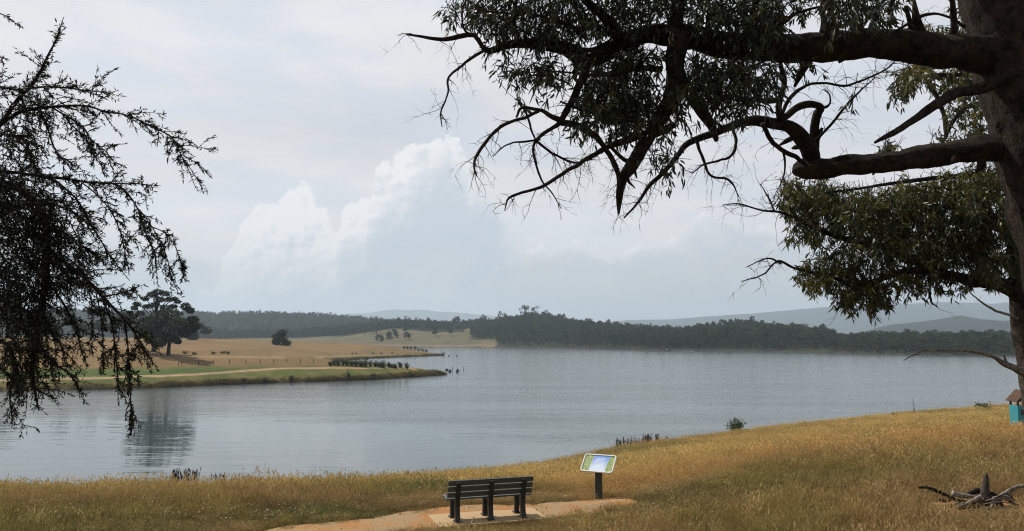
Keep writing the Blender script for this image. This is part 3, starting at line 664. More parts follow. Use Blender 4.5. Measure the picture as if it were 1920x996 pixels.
def motor_boat():
    d = ray(1251, 658.5); D = EYE / (-d.z / d.y); e = empty('motor_boat', (d.x / d.y * D, D, 0), R(172), 'tiny motor boat speeding far out near the wooded shore', 'boat')
    mb = MB(); st = [(-2.6, .85, .75), (-1, .95, .8), (1, .8, .9), (2.2, .45, 1.05), (2.9, .04, 1.15)]
    V = []
    for x, w, h in st: V += [(x, -w, h), (x, -w * .6, -.1), (x, w * .6, -.1), (x, w, h)]
    F = [[4 * i + j, 4 * i + j + 1, 4 * i + j + 5, 4 * i + j + 4] for i in range(4) for j in range(3)] + [[0, 3, 2, 1]] + [[4 * i, 4 * i + 4, 4 * i + 7, 4 * i + 3] for i in range(4)]
    mb.add(V, np.array(F), smooth=False); mb.build('hull', plain('boat_dark_paint', (.03, .04, .06), (.05, .06, .08)), e)
    c = MB(); c.box((.3, 0, 1.15), (.9, 1.1, .6)); c.box((-.4, 0, 1.6), (1.5, 1.2, .08)); c.build('cabin', plain('boat_white', (.5, .5, .5), (.6, .6, .6)), e, bevel=.04)
    m_ = MB(); m_.box((-2.8, 0, .7), (.4, .4, .9)); m_.build('outboard_motor', plain('motor_black', (.02, .02, .02), (.03, .03, .03)), e, bevel=.05)
    w = MB(); n = 14
    V = [(-2.5 - 1.6 * i, s * (.5 + .22 * i), .10 * (1 - i / n) + .03) for i in range(n) for s in (-1, 1)]
    w.add(V, np.array([[2 * i, 2 * i + 1, 2 * i + 3, 2 * i + 2] for i in range(n - 1)])); w.build('wake', plain('foam', (.5, .52, .54), (.75, .77, .78), .9, 3), e)
motor_boat()

# ------------------------------------------------------------------ bench, path, sign, bin, stump
BENCH = hit(919, 976); BYAW = R(18)
def yaw_pt(o, yaw, x, y): return np.array([o.x + math.cos(yaw) * x - math.sin(yaw) * y, o.y + math.sin(yaw) * x + math.cos(yaw) * y])
SIGN = hit(1123, 937)
path_c = np.array([[*hit(480, 1020).xy], [*hit(610, 996).xy], [*hit(720, 985).xy], [*hit(800, 975).xy], [*hit(880, 968).xy], [*hit(1000, 960).xy], [*hit(1070, 952).xy], [*hit(1123, 942).xy], [*hit(1165, 944).xy]])
path_w = np.array([.95, .78, .72, .80, .85, .58, .66, .8, .45])
def path_d(x, y):
    """below 0 inside the bare earth"""
    d = np.full(np.shape(x), 1e9)
    for i in range(len(path_c) - 1):
        a, b = path_c[i], path_c[i + 1]; t = np.clip(((x - a[0]) * (b[0] - a[0]) + (y - a[1]) * (b[1] - a[1])) / ((b - a) @ (b - a)), 0, 1)
        d = np.minimum(d, np.hypot(x - a[0] - t * (b[0] - a[0]), y - a[1] - t * (b[1] - a[1])) - (path_w[i] * (1 - t) + path_w[i + 1] * t))
    d = np.minimum(d, np.hypot((x - SIGN.x - .15) / 1.5, y - SIGN.y + .12) - .50)
    return d + .5 * (fbm(np.asarray(x) * 1.6, np.asarray(y) * 1.6, 4) - .5)
STUMP = hit(1845, 952)
def bare_d(x, y):
    s = np.hypot((x - STUMP.x - .55) / 1.5, (y - STUMP.y - .1) / .8) - 1 + 1.2 * (fbm(np.asarray(x) * 1.3, np.asarray(y) * 1.3, 4) - .5)
    return s
m, nt = mat('bare_earth'); co = world_co(nt)
n1 = nt.noise(co, 1.3, 5, .6); n2 = nt.noise(co, 22, 4, .7); n3 = nt.noise(co, 70, 2, .6)
c_ = nt.mix(nt.ss(.38, .62, n1), (.34, .165, .062, 1), (.30, .21, .115, 1)); c_ = nt.mix(nt.ss(.54, .70, n2), c_, (.15, .095, .05, 1)); c_ = nt.mix(nt.ss(.70, .8, n3), c_, (.5, .4, .28, 1))
finish(nt, c_, .95, nt.m('ADD', n2, nt.m('MULTIPLY', n3, .4)), .8, .03, .1); M_earth = m
def sheet(name, x0, x1, y0, y1, st, dist):
    return ground_obj(name, np.arange(x0, x1, st), np.arange(y0, y1, st), lambda x, y: near_z(x, y) + .012 - .03 * sstep(-.05, .15, dist(x, y)), None, M_earth, keep=lambda X, Y, Z: dist(X, Y) < .12)
sheet('dirt_path', -8, 5.5, 12.5, 20, .07, path_d)
sheet('bare_ground', 2, 14, 12.5, 20, .09, bare_d)

def pebbles():
    n = 5000; x = rng.uniform(-7, 5, n); y = rng.uniform(13, 20, n); d = path_d(x, y); k = (d < .12) & (rng.random(n) < np.where(d > -.15, .9, .35)); x, y = x[k], y[k]; z = near_z(x, y) + .012; mb = MB()
    for a, b, c in zip(x, y, z):
        r = .006 + .016 * rng.random() ** 3; V = rng.normal(size=(6, 3)) * .25 + np.array([[1, 0, 0], [-1, 0, 0], [0, 1, 0], [0, -1, 0], [0, 0, .7], [0, 0, -.6]]); mb.add(V * r + np.array([a, b, c]), np.array([[0, 2, 4], [2, 1, 4], [1, 3, 4], [3, 0, 4], [2, 0, 5], [1, 2, 5], [3, 1, 5], [0, 3, 5]]), rng.random(), False)
    tag(mb.build('gravel', leafmat('gravel_stone', [(0, (.05, .035, .02)), (.5, (.22, .14, .08)), (1, (.42, .36, .28))], .9, .0001)), 'loose gravel and crumbs on the bare orange path', 'gravel', kind='stuff')
pebbles()
def slab():
    s = MB(); s.box((0, 0, 0), (2.35, 1.15, .12))
    c = yaw_pt(BENCH, BYAW, .02, .22)
    o = s.build('concrete_slab', plain('sandy_concrete', (.33, .22, .115), (.42, .30, .17), .9, 14, .2, .5, .004), bevel=.01)
    o.location = (c[0], c[1], BENCH.z - .032); o.rotation_euler = (0, 0, BYAW)
    tag(o, 'sandy concrete slab under the park bench', 'slab')
slab()
M_slat = plain('bench_slat_plastic', (.050, .058, .058), (.085, .092, .088), .42, 30, .5, .25, .001)
M_frame = plain('bench_black_frame', (.012, .012, .013), (.022, .022, .024), .45, 40, .5, .3, .001)
def bench():
    e = empty('park_bench', (BENCH.x, BENCH.y, BENCH.z + .030), BYAW, 'dark slatted park bench with black legs facing the lake', 'bench')
    def extr(prof, w):
        """closed side outline (y, z) given as left and right rails, extruded along x"""
        A, B = prof; n = len(A); V = []
        for x in (-w / 2, w / 2): V += [(x, *a) for a in A] + [(x, *b) for b in B]
        F = []
        for i in range(n - 1):
            F += [[i, i + 1, n + i + 1, n + i], [2 * n + i, 3 * n + i, 3 * n + i + 1, 2 * n + i + 1], [i, 2 * n + i, 2 * n + i + 1, i + 1], [n + i, n + i + 1, 3 * n + i + 1, 3 * n + i]]
        F += [[0, n, 3 * n, 2 * n], [n - 1, 3 * n - 1, 4 * n - 1, 2 * n - 1]]
        return V, np.array(F)
    f = MB()
    V, F = extr(([(-.17, .80), (-.125, .66), (-.09, .52), (-.065, .40), (-.05, .28), (-.075, .12), (-.12, .0)], [(-.105, .81), (-.06, .68), (-.02, .54), (.035, .42), (.05, .28), (.03, .12), (.02, .0)]), .10); f.add(V, F, smooth=False)
    V, F = extr(([(.36, .41), (.335, .28), (.345, .12), (.34, .0)], [(.46, .42), (.425, .28), (.43, .12), (.47, .0)]), .10); f.add(V, F, smooth=False)
    V, F = extr(([(-.04, .425), (.10, .42), (.30, .42), (.47, .435)], [(-.02, .345), (.10, .36), (.30, .36), (.47, .39)]), .060); f.add(V, F, smooth=False)
    f.box((0, -.035, .012), (.14, .19, .024)); f.box((0, .405, .012), (.14, .19, .024))
    me = f.mesh('support_frame', M_frame)
    for x in (-.71, 0, .71):
        o = bpy.data.objects.new('support_frame', me); C.objects.link(o); o.parent = e; o.location = (x, 0, 0)
        b = o.modifiers.new('bevel', 'BEVEL'); b.width = .006; b.segments = 2; b.limit_method = 'ANGLE'
    s = MB(); s.box((0, 0, 0), (1.84, .034, .112)); sm = s.mesh('back_slat', M_slat)
    s = MB(); s.box((0, 0, 0), (1.84, .125, .036)); sm2 = s.mesh('seat_slat', M_slat)
    tilt = math.atan2(.14, .40)
    for k, (y, z) in enumerate([(-.005, .535), (-.045, .662), (-.085, .788)]):
        o = bpy.data.objects.new('back_slat', sm); C.objects.link(o); o.parent = e; o.location = (0, y, z); o.rotation_euler = (tilt, 0, 0)
    for k, (y, z) in enumerate([(.085, .440), (.225, .440), (.365, .446), (.455, .440)][:3]):
        o = bpy.data.objects.new('seat_slat', sm2); C.objects.link(o); o.parent = e; o.location = (0, y + .02, z)
    for o in e.children:
        if 'slat' in o.name: b = o.modifiers.new('bevel', 'BEVEL'); b.width = .006; b.segments = 2
bench()

def sign():
    e = empty('information_sign', SIGN, 0, 'tilted information panel with white frame on a dark post beside the bench', 'sign')
    p = MB(); p.box((0, 0, .36), (.17, .10, .96)); p.box((0, 0, .012), (.26, .20, .03))
    o = p.build('post', plain('sign_post_green', (.020, .028, .024), (.034, .042, .036), .5, 20), e, bevel=.006); o.rotation_euler = (0, 0, R(-24))
    yaw = R(-26); t = R(42)
    Mx = Matrix.Rotation(yaw, 4, 'Z') @ Matrix.Rotation(t, 4, 'X')
    W, H = .86, .56
    def rr(w, h, r, z, n=6):
        pts = []
        for cx, cy_, a0 in ((w / 2 - r, h / 2 - r, 0), (-w / 2 + r, h / 2 - r, 90), (-w / 2 + r, -h / 2 + r, 180), (w / 2 - r, -h / 2 + r, 270)):
            for k in range(n + 1): a = R(a0 + 90 * k / n); pts.append((cx + r * math.cos(a), cy_ + r * math.sin(a), z))
        return pts
    fr = MB(); n = 28; rings = [rr(W, H, .07, -.02), rr(W, H, .07, .022), rr(W - .055, H - .055, .045, .022), rr(W - .055, H - .055, .045, .004)]
    V = sum(rings, []); F = [[r * n + i, r * n + (i + 1) % n, (r + 1) * n + (i + 1) % n, (r + 1) * n + i] for r in range(3) for i in range(n)]
    fr.add(V, np.array(F), smooth=False)
    f = fr.build('frame', plain('frame_white_metal', (.55, .55, .53), (.66, .66, .64), .35, 15, .5, .1), e); f.location = (0, 0, .90); f.rotation_euler = Mx.to_euler()
    bk = MB(); bk.add(rr(W - .01, H - .01, .066, -.021), [list(range(n))[::-1]]); bk.add(rr(W - .01, H - .01, .066, -.016), [list(range(n))], smooth=False)
    bk.build('backing', M_frame, f)
    m, nt = mat('printed_panel'); co = obj_co(nt); sp = nt.node('ShaderNodeSeparateXYZ', {0: co}); x, y = sp.outputs[0], sp.outputs[1]
    photo = nt.noise(co, 16, 5, .7); leafy = nt.ramp(photo, [(.30, (.10, .17, .05)), (.48, (.22, .30, .10)), (.62, (.42, .44, .22)), (.70, (.60, .58, .44))])
    spots = nt.node('ShaderNodeTexVoronoi', {'Vector': co, 'Scale': 15.0}).outputs['Distance']
    leafy = nt.mix(nt.ss(.20, .12, spots), leafy, (.72, .66, .36, 1))
    lx = nt.m('ADD', x, nt.m('MULTIPLY', nt.m('POWER', nt.m('ADD', y, .25), 2.0), -.25))
    inside = nt.m('MULTIPLY', nt.ss(-.215, -.205, lx), nt.ss(.225, .215, lx))
    blue = nt.mix(nt.ss(-.24, .24, y), (.58, .66, .76, 1), (.16, .30, .62, 1))
    # rows of small print: broken lines
    rows = nt.m('FRACT', nt.m('MULTIPLY', y, 26.0)); words = nt.noise(nt.comb(nt.m('MULTIPLY', x, 60), nt.m('FLOOR', nt.m('MULTIPLY', y, 26.0)), 0), 1.0, 1, .5)
    txt = nt.m('MULTIPLY', nt.m('LESS_THAN', rows, .42), nt.m('GREATER_THAN', words, .42))
    txt = nt.m('MULTIPLY', txt, nt.m('LESS_THAN', nt.m('ABSOLUTE', lx), .13)); txt = nt.m('MULTIPLY', txt, nt.m('LESS_THAN', nt.m('ABSOLUTE', y), .18))
    blue = nt.mix(nt.m('MULTIPLY', txt, .7), blue, (.80, .84, .88, 1))
    finish(nt, nt.mix(inside, leafy, blue), .25, spec=.5)
    pn = MB(); pn.add(rr(W - .05, H - .05, .045, .006), [list(range(n))], smooth=False); pn.build('printed_face', m, f)
sign()

def litter_bin():
    global bin_pos
    b = hit(1909, 822); s = b.y / 26.0 * 1.12; bin_pos = b.copy()
    e = empty('litter_bin', b + Vector((.12, .1, 0)), R(-6), 'teal litter bin with a slot and a little gabled roof at the right edge', 'bin')
    e.scale = (s, s, s); e.location.z -= .10; e.location.x += .16
    pt = MB(); pt.box((0, 0, .02), (.10, .10, .5)); pt.build('post', M_bark_grey, e)
    teal = plain('teal_paint', (.022, .20, .25), (.035, .27, .32), .5, 9, .4, .2); wood = barkmat('weathered_boards', (.045, .026, .018), (.12, .072, .048), 18, .004)
    m = MB(); m.box((0, 0, .53), (.50, .48, 1.02)); m.build('body', teal, e, bevel=.012)
    d = MB(); d.box((0, -.246, .50), (.42, .012, .86)); d.build('door', teal, e, bevel=.004)
    k = MB(); k.box((-.02, -.257, .86), (.30, .010, .14)); k.build('slot', M_frame, e)
    pl = MB(); pl.box((.0, -.25, 1.12), (.17, .012, .07)); pl.build('plaque', plain('white_plate', (.7, .7, .7), (.78, .78, .78)), e)
    for sx in (-1, 1):
        for sy in (-1, 1): ps = MB(); ps.box((sx * .22, sy * .2, 1.10), (.045, .045, .16)); ps.build('roof_post', wood, e)
    g = MB(); g.add([(-.26, -.235, 1.165), (.26, -.235, 1.165), (0, -.235, 1.45), (-.26, -.215, 1.165), (.26, -.215, 1.165), (0, -.215, 1.45)], [np.array([[0, 1, 2], [5, 4, 3]]), np.array([[0, 3, 4, 1], [1, 4, 5, 2], [2, 5, 3, 0]])], smooth=False); g.build('gable', wood, e)
    rf = empty('roof', (0, 0, 0)); rf.parent = e
    for sx in (-1, 1):
        a = math.atan2(.31, .28) * sx
        for j in range(4):
            q = MB(); q.box((0, 0, 0), (.44, .155, .026)); o = q.build('roof_board', wood, rf, bevel=.004)
            o.location = (sx * .155, -.24 + j * .16, 1.325 + .002 * j); o.rotation_euler = (0, a, 0)
    kb = MB(); tube(kb, [(-.17, -.25, 1.26, .045), (-.17, -.31, 1.26, .05), (-.17, -.34, 1.26, .03)], 8); kb.build('knob', M_frame, e)
litter_bin()

def stump():
    e = empty('dead_stump', STUMP, 0, 'dead stump with a pointed stub and pale sprawling roots in the rough grass', 'stump')
    D = STUMP.y; z0 = STUMP
    def Q(px, py, dz=0): q = P(px, py, D + dz) - z0; return (q.x, q.y, q.z)
    t = MB(); tube(t, spline([(*Q(1847, 950), .11), (*Q(1847, 928), .085), (*Q(1848, 910), .062), (*Q(1849, 897), .04), (*Q(1850, 886), .008)], .03), 10, .25, .5); t.build('stub', M_bark_grey, e)
    k = MB(); tube(k, spline([(*Q(1815, 950, .1), .05), (*Q(1840, 945), .17), (*Q(1866, 950), .14), (*Q(1885, 956), .05)], .05), 10, .4, .3); k.build('root_crown', M_bark, e)
    roots = [([(1722, 914), (1740, 915), (1760, 922), (1785, 934), (1812, 944)], [.022, .028, .03, .03, .04], M_bark, -.05), ([(1786, 925), (1800, 929), (1822, 932), (1842, 938)], [.05, .045, .04, .05], M_dead, -.05), ([(1793, 951), (1810, 946), (1826, 938), (1840, 932)], [.02, .035, .04, .05], M_dead, -.25),
             ([(1816, 958), (1838, 955), (1856, 953), (1863, 944), (1860, 936)], [.012, .026, .032, .032, .03], M_dead, -.32), ([(1868, 938), (1882, 927), (1900, 916), (1920, 911), (1940, 912)], [.05, .04, .035, .03, .02], M_dead, .05), ([(1862, 936), (1884, 932), (1896, 940), (1904, 946)], [.04, .045, .035, .015], M_dead, -.15),
             ([(1838, 922), (1830, 920), (1818, 926), (1808, 930)], [.05, .05, .035, .02], M_bark, .1), ([(1856, 955), (1870, 960), (1880, 964), (1888, 960)], [.05, .035, .03, .01], M_dead, -.3), ([(1850, 925), (1862, 926), (1872, 931)], [.05, .035, .015], M_bark, .15), ([(1890, 948), (1906, 955), (1925, 966)], [.012, .014, .008], M_dead, -.2), ([(1760, 935), (1770, 940), (1785, 938)], [.03, .03, .015], M_bark, -.1)]
    for k in range(26):
        x0 = rng.uniform(1795, 1895); y0 = rng.uniform(932, 958); a = rng.uniform(-.5, .5); l = rng.uniform(14, 46) * rng.choice([-1, 1])
        roots.append(([(x0, y0), (x0 + l * .5, y0 - abs(l) * a * .3 - 2), (x0 + l, y0 + l * a * .35)], [.010, .013, .005], M_dead if rng.random() < .75 else M_bark, rng.uniform(-.4, .2)))
    for pts, rad, mm, dz in roots:
        q = MB(); tube(q, spline([(*Q(a, b, dz), r) for (a, b), r in zip(pts, rad)], .03), 8, .3); q.build('root', mm, e)
stump()

# ------------------------------------------------------------------ reeds, small shrubs on the near shore
def reeds(px, py, wpx, hpx, label, n=40):
    b = hit(px, py) or Vector((0, 60, 0)); D = b.y; e = MB(); r = np.random.default_rng(int(px)); w = wpx * D / FPX; h = hpx * D / FPX * 1.15 + .28
    for k in range(n):
        x, y = r.uniform(-w / 2, w / 2), r.uniform(-w / 3, w / 3); hh = h * r.uniform(.55, 1.05); l = r.normal(size=2) * hh * .07
        tube(e, [(x, y, -.1, .018), (x + l[0] * .4, y + l[1] * .4, hh * .6, .018), (x + l[0], y + l[1], hh, .006)], 4, 0, r.random() * .6)
        if r.random() < .6: tube(e, [(x + l[0] * .8, y + l[1] * .8, hh * .82, .03), (x + l[0], y + l[1], hh * .98, .028)], 5, 0, .05)
    o = e.build('reed_clump', M_reed); o.location = b; tag(o, label, 'reeds', 'reed clumps along the near shore')
for a in [(345, 916, 48, 26, 'widest dark reed clump on the near shore, left of the green mound', 110), (411, 915, 28, 17, 'medium reed clump right of the widest one on the left shore', 50), (482, 912, 18, 12, 'small reed clump nearest the green mound', 24), (27, 910, 8, 16, 'thin reed tuft at the far left of the near shore', 14), (112, 912, 14, 16, 'reed tuft second from the left on the near shore', 20),
          (1188, 838, 66, 11, 'long low pale reed bed on the shore beyond the sign', 110), (1214, 834, 16, 13, 'dark block of reeds at the right of the low reed bed', 60), (1233, 833, 7, 12, 'narrow upright reed tuft right of the dark block', 24), (1251, 830, 5, 7, 'smallest reed tuft at the end of the row beyond the sign', 12), (236, 913, 12, 8, 'low reed tuft between the left tufts and the widest clump', 16)]: reeds(*a)
bush('shrub', 'round dark leafy shrub on the shore in the middle of the slope', hit(1379, 811), 1.75, 2.0, 601, 620, .26, cat='shrub')
bush('shrub', 'low green shrub on the skyline of the bank near the bin', hit(1842, 768), 1.15, 2.4, 602, 420, .28, cat='shrub')
bush('shrub', 'bright green mound of foliage at the left of the shore', hit(622, 910), .75, 2.3, 603, 700, .2, cat='shrub', leaf=leafmat('mound_leaf', [(0, (.03, .06, .015)), (1, (.10, .16, .04))]))
bush('shrub', 'tiny shrub on the bank left of the bare stick', hit(1676, 782), .7, .9, 604, 160, .2, cat='shrub')
q = MB(); b = hit(1714, 778); tube(q, spline([(0, 0, -.2, .05), (.05, 0, 1.0, .04), (-.12, 0, 2.2, .02)], .2), 6, .2); tube(q, spline([(.03, 0, .7, .03), (-.25, 0, 1.1, .01)], .2), 5); o = q.build('bare_stick', M_bark); o.location = b; tag(o, 'bare upright stick on the bank left of the low green shrub', 'stick')

# ------------------------------------------------------------------ grass of the near bank
M_grass = tintmat('dry_grass', .25)
M_flower = leafmat('flower_white', [(0, (.06, .07, .02)), (.4, (.08, .08, .03)), (.6, (.55, .50, .38)), (1, (.62, .58, .47))], .8, .1, .1)
def tuft(kind, seed):
    r = np.random.default_rng(seed); mb = MB()
    n, h, sp, w = {'tall': (22, .30, .17, .0042), 'short': (26, .11, .17, .0045), 'green': (22, .13, .15, .007), 'seed': (13, .40, .16, .0032)}[kind]
    for k in range(n):
        a = r.random() * 6.28; q = sp * math.sqrt(r.random()); b = np.array([math.cos(a) * q, math.sin(a) * q, -.02]); hh = h * r.uniform(.55, 1.1)
        lean = r.normal(size=2) * hh * (.26 if kind in ('tall', 'seed') else .45); d = np.array([lean[0], lean[1], hh]); s = np.cross(d, r.normal(size=3)); s = s / np.linalg.norm(s) * w
        mid = b + d * .55 + np.array([0, 0, hh * .06]); tip = b + d + np.array([lean[0] * .5, lean[1] * .5, -hh * .04])
        t = r.uniform(.25, .9)
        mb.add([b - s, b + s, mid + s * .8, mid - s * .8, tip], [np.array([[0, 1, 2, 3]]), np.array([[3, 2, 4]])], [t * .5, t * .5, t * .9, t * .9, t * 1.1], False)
        if kind in ('seed', 'tall') and r.random() < (.8 if kind == 'seed' else .3):
            leaves(mb, np.repeat(tip[None], 3, 0) - d * .12 * r.random((3, 1)), unit(np.array([d] * 3)) + r.normal(size=(3, 3)) * .25, .045, .007, min(1, t + .25))
    return mb
gp = [proto('grass_tuft.%03d' % i, tuft(k, 70 + i), M_grass) for i, k in enumerate(['tall', 'tall', 'tall', 'short', 'short', 'short', 'green', 'green', 'seed', 'seed'])]
def grass():
    N = 640000
    y = 9 + (150 - 9) * rng.random(N) ** 1.9; u = rng.uniform(-.92, .92, N); x = u * y
    # even density per view area, thinning out with distance
    dens = np.clip((17 / y) ** .55, .15, 1) * np.where(y < 13, .3, 1)
    k = (rng.random(N) < dens) & (y < shore_y(x) - .1); x, y = x[k], y[k]
    pd = path_d(x, y); bd = bare_d(x, y); c = yaw_pt(BENCH, BYAW, .02, .22); dx, dy = x - c[0], y - c[1]
    bx = math.cos(BYAW) * dx + math.sin(BYAW) * dy; by = -math.sin(BYAW) * dx + math.cos(BYAW) * dy
    bp = bin_pos; k0 = (np.abs(x - bp.x) > .6) | (y > bp.y + .2) | (y < bp.y - 2.6); x, y, pd, bd, bx, by = [v[k0] for v in (x, y, pd, bd, bx, by)]
    k = ((pd > .05 + .10 * rng.random(len(x))) | ((pd > -.25) & (rng.random(len(x)) < .10))) & ~((np.abs(bx) < 1.17) & (np.abs(by) < .58)) & ((bd > .05) | (rng.random(len(x)) < .18)); x, y, pd = x[k], y[k], pd[k]
    z = near_z(x, y); col = near_col(x, y)
    n1 = fbm(x * .5, y * .5, 3); n2 = fbm(x * .12 + 30, y * .25, 3)
    rough = 1 - sstep(17, 24 + np.clip(x, 0, 30) * .3, y)         # short rough grass near the path, long grass on the slope
    mown = np.exp(-np.clip(pd, 0, 9) / 1.6)
    g = col[:, 1] > col[:, 0] * .95
    rr = rng.random(len(x)); idx = np.where(rr < .72, rng.integers(0, 3, len(x)), rng.integers(8, 10, len(x)))
    idx = np.where(rng.random(len(x)) < rough * .75, rng.integers(3, 6, len(x)), idx); idx = np.where(g & (rng.random(len(x)) < .7), rng.integers(6, 8, len(x)), idx)
    cl = fbm(x * 1.5 + 11, y * 1.5 + 3, 3)                             # tussocks and thin patches
    s = (.7 + .7 * rng.random(len(x))) * (.35 + 1.3 * cl) * (.7 + .6 * n1) * (1 - .45 * mown); sxy = s * np.clip((y / 17) ** .55, .9, 2.6)
    s *= np.where((idx >= 8) & (mown > .3), .5, 1); s *= np.where(idx < 3, 1 - .35 * rough, 1)
    s *= np.where(np.hypot(x - STUMP.x, (y - STUMP.y + .5) * 1.2) < 1.5, .42, 1)
    shore = shore_y(x) - y; s *= np.where(shore < 2.5, .8, 1)
    hue = col * (.70 + .45 * rng.random((len(x), 1)) + .5 * (cl[:, None] - .35)) * np.array([1, 1, 1]) * 1.15
    straw = rng.random(len(x)) < .10; hue[straw] = np.array([.42, .33, .16])
    print('grass tufts', len(x))
    tilt = rng.normal(size=(len(x), 2)) * .12
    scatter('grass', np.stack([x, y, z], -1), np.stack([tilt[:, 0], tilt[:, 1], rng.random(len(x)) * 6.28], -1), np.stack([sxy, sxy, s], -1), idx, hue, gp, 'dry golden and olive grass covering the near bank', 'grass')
    # small white flower heads among the near grass
    n = 5200; y = rng.uniform(14, 27, n); x = rng.uniform(-.72, .72, n) * y
    w = np.where(x < -2.0, np.exp(-((y - 17.0) / 2.2) ** 2) * sstep(.42, .56, fbm(x * .35 + 3, y * .6, 3)), .5 * np.exp(-((y - 22) / 2.5) ** 2) * (x > 1) * (x < 9) * sstep(.45, .6, fbm(x * .35 + 3, y * .6, 3)) + .012)
    k = (rng.random(n) < w) & (path_d(x, y) > .1); x, y = x[k], y[k]; mb = MB(); z = near_z(x, y) + rng.uniform(.10, .20, len(x))
    for a, b, c_ in zip(x, y, z):
        r0 = random.uniform(.012, .022); t = np.arange(5) * 1.2566
        mb.add(np.vstack([[a, b, c_ + r0 * .9], np.stack([a + r0 * np.cos(t), b + r0 * np.sin(t), np.full(5, c_)], -1), [a, b, c_ - r0 * .7]]), [[[0, 1 + i, 1 + (i + 1) % 5] for i in range(5)] + [[6, 1 + (i + 1) % 5, 1 + i] for i in range(5)]], 1.0)
        tube(mb, [(a, b, c_ - r0 * .5, .003), (a, b, near_z(a, b), .003)], 3, tint=0., cap=False)
    tag(mb.build('wild_flowers', M_flower), 'small pale flower heads dotted through the near grass', 'flowers', kind='stuff')
grass()
def bank_grass():
    """rank tufts along the peninsula's bank"""
    L = [PEN[i] + (PEN[i + 1] - PEN[i]) * t for i in range(2, 26) for t in rng.random(700)]
    p = np.array(L) + rng.normal(size=(len(L), 2)) * 1.6; d = poly_sd(p[:, 0], p[:, 1], PEN); k = (d > .2) & (d < 6); p = p[k]
    z = pen_z(p[:, 0], p[:, 1]); k = z > .15; p, z = p[k], z[k]; s = rng.uniform(1.2, 2.6, len(p)); hue = lerp(np.array([.13, .092, .036]), np.array([.078, .078, .024]), rng.random(len(p)))
    pr = [proto('bank_tuft.%03d' % i, tuft(kk, 90 + i), M_grass) for i, kk in enumerate(['tall', 'green', 'short'])]
    sc3 = np.stack([s * 2.2, s * 2.2, s], -1)
    scatter('bank_grass', np.stack([p[:, 0], p[:, 1], z], -1), np.stack([0 * s, 0 * s, rng.random(len(p)) * 6.28], -1), sc3, rng.integers(0, 3, len(p)), hue, pr, 'rank brown grass fringing the banks of the peninsula', 'grass')
bank_grass()

# ------------------------------------------------------------------ the great gum on the right
def branch(mb, rows, D0, D1, segs=9, lump=.14, step=None):
    """rows of (px, py, width px) -> tube; depth runs from D0 to D1 along it"""
    n = len(rows); pts = []
    for i, (px, py, w) in enumerate(rows):
        D = D0 + (D1 - D0) * i / (n - 1); pts.append((*P(px, py, D), w * .5 * D / FPX))
    big = pts[0][3] > .045
    s = spline(pts, step or (max(.03, pts[0][3] * .32) if big else max(.02, pts[0][3] * .7)))
    L = np.cumsum(np.r_[0, np.linalg.norm(np.diff(s[:, :3], axis=0), axis=1)]); q = rng.random() * 50
    fq = 2.6 if big else 5
    j = np.stack([fbm(L * fq + q, L * 0 + k * 9.7, 3) - .5 for k in range(3)], -1) * (s[:, 3:4] * (.75 if big else 1.3) + .012) * np.minimum(1, L / .15)[:, None]
    s[:, :3] += j; s[:, 3] *= 1 + (.22 if big else .35) * (fbm(L * fq + q, L * 0 + 3, 2) - .5)          # gnarled, not a hose
    tube(mb, s, 26 if big else segs, lump, ridge=.16 if big else 0.0)
    for k in range(int(L[-1] * 2.2)):                                                   # broken stubs and knots
        i = rng.integers(2, len(s) - 1); r = s[i, 3]
        if r < .006: continue
        d = rng.normal(size=3); t = s[i + 1 if i + 1 < len(s) else i, :3] - s[i - 1, :3]; t /= np.linalg.norm(t) + 1e-9; d = d - t * (d @ t) + t * .4; d /= np.linalg.norm(d)
        l = r * rng.uniform(1.3, 3.2); p = s[i, :3]
        tube(mb, [(*p, r * .42), (*(p + d * l * .6), r * .30), (*(p + d * l + rng.normal(size=3) * r * .3), r * .10)], 6, .3)
    return s
def twigs_along(tw, s, n, L, r0, down=.3, sub=2, out=None, spread=1.0, rad=.004):
    """fine side twigs grown from a sampled branch"""
    for k in range(n):
        i = rng.integers(int(len(s) * .2), len(s)); p = s[i, :3].copy(); t = s[min(i + 1, len(s) - 1), :3] - s[max(i - 1, 0), :3]; t = t / (np.linalg.norm(t) + 1e-9)
        d = t * .6 + rng.normal(size=3) * .6 * spread; d /= np.linalg.norm(d); l = L * rng.uniform(.4, 1.1)
        pts = [(*p, r0)]
        for j in range(5):
            d = d + rng.normal(size=3) * .22 + np.array([0, 0, -down * .25]); d /= np.linalg.norm(d); p = p + d * l / 5; pts.append((*p, r0 * (1 - (j + 1) / 5.6)))
        tube(tw, pts, 4, cap=False)
        if out is not None: out.append(np.array(pts))
        if sub: twigs_along(tw, np.array(pts), sub, l * .5, r0 * .55, down, 0, out, spread)
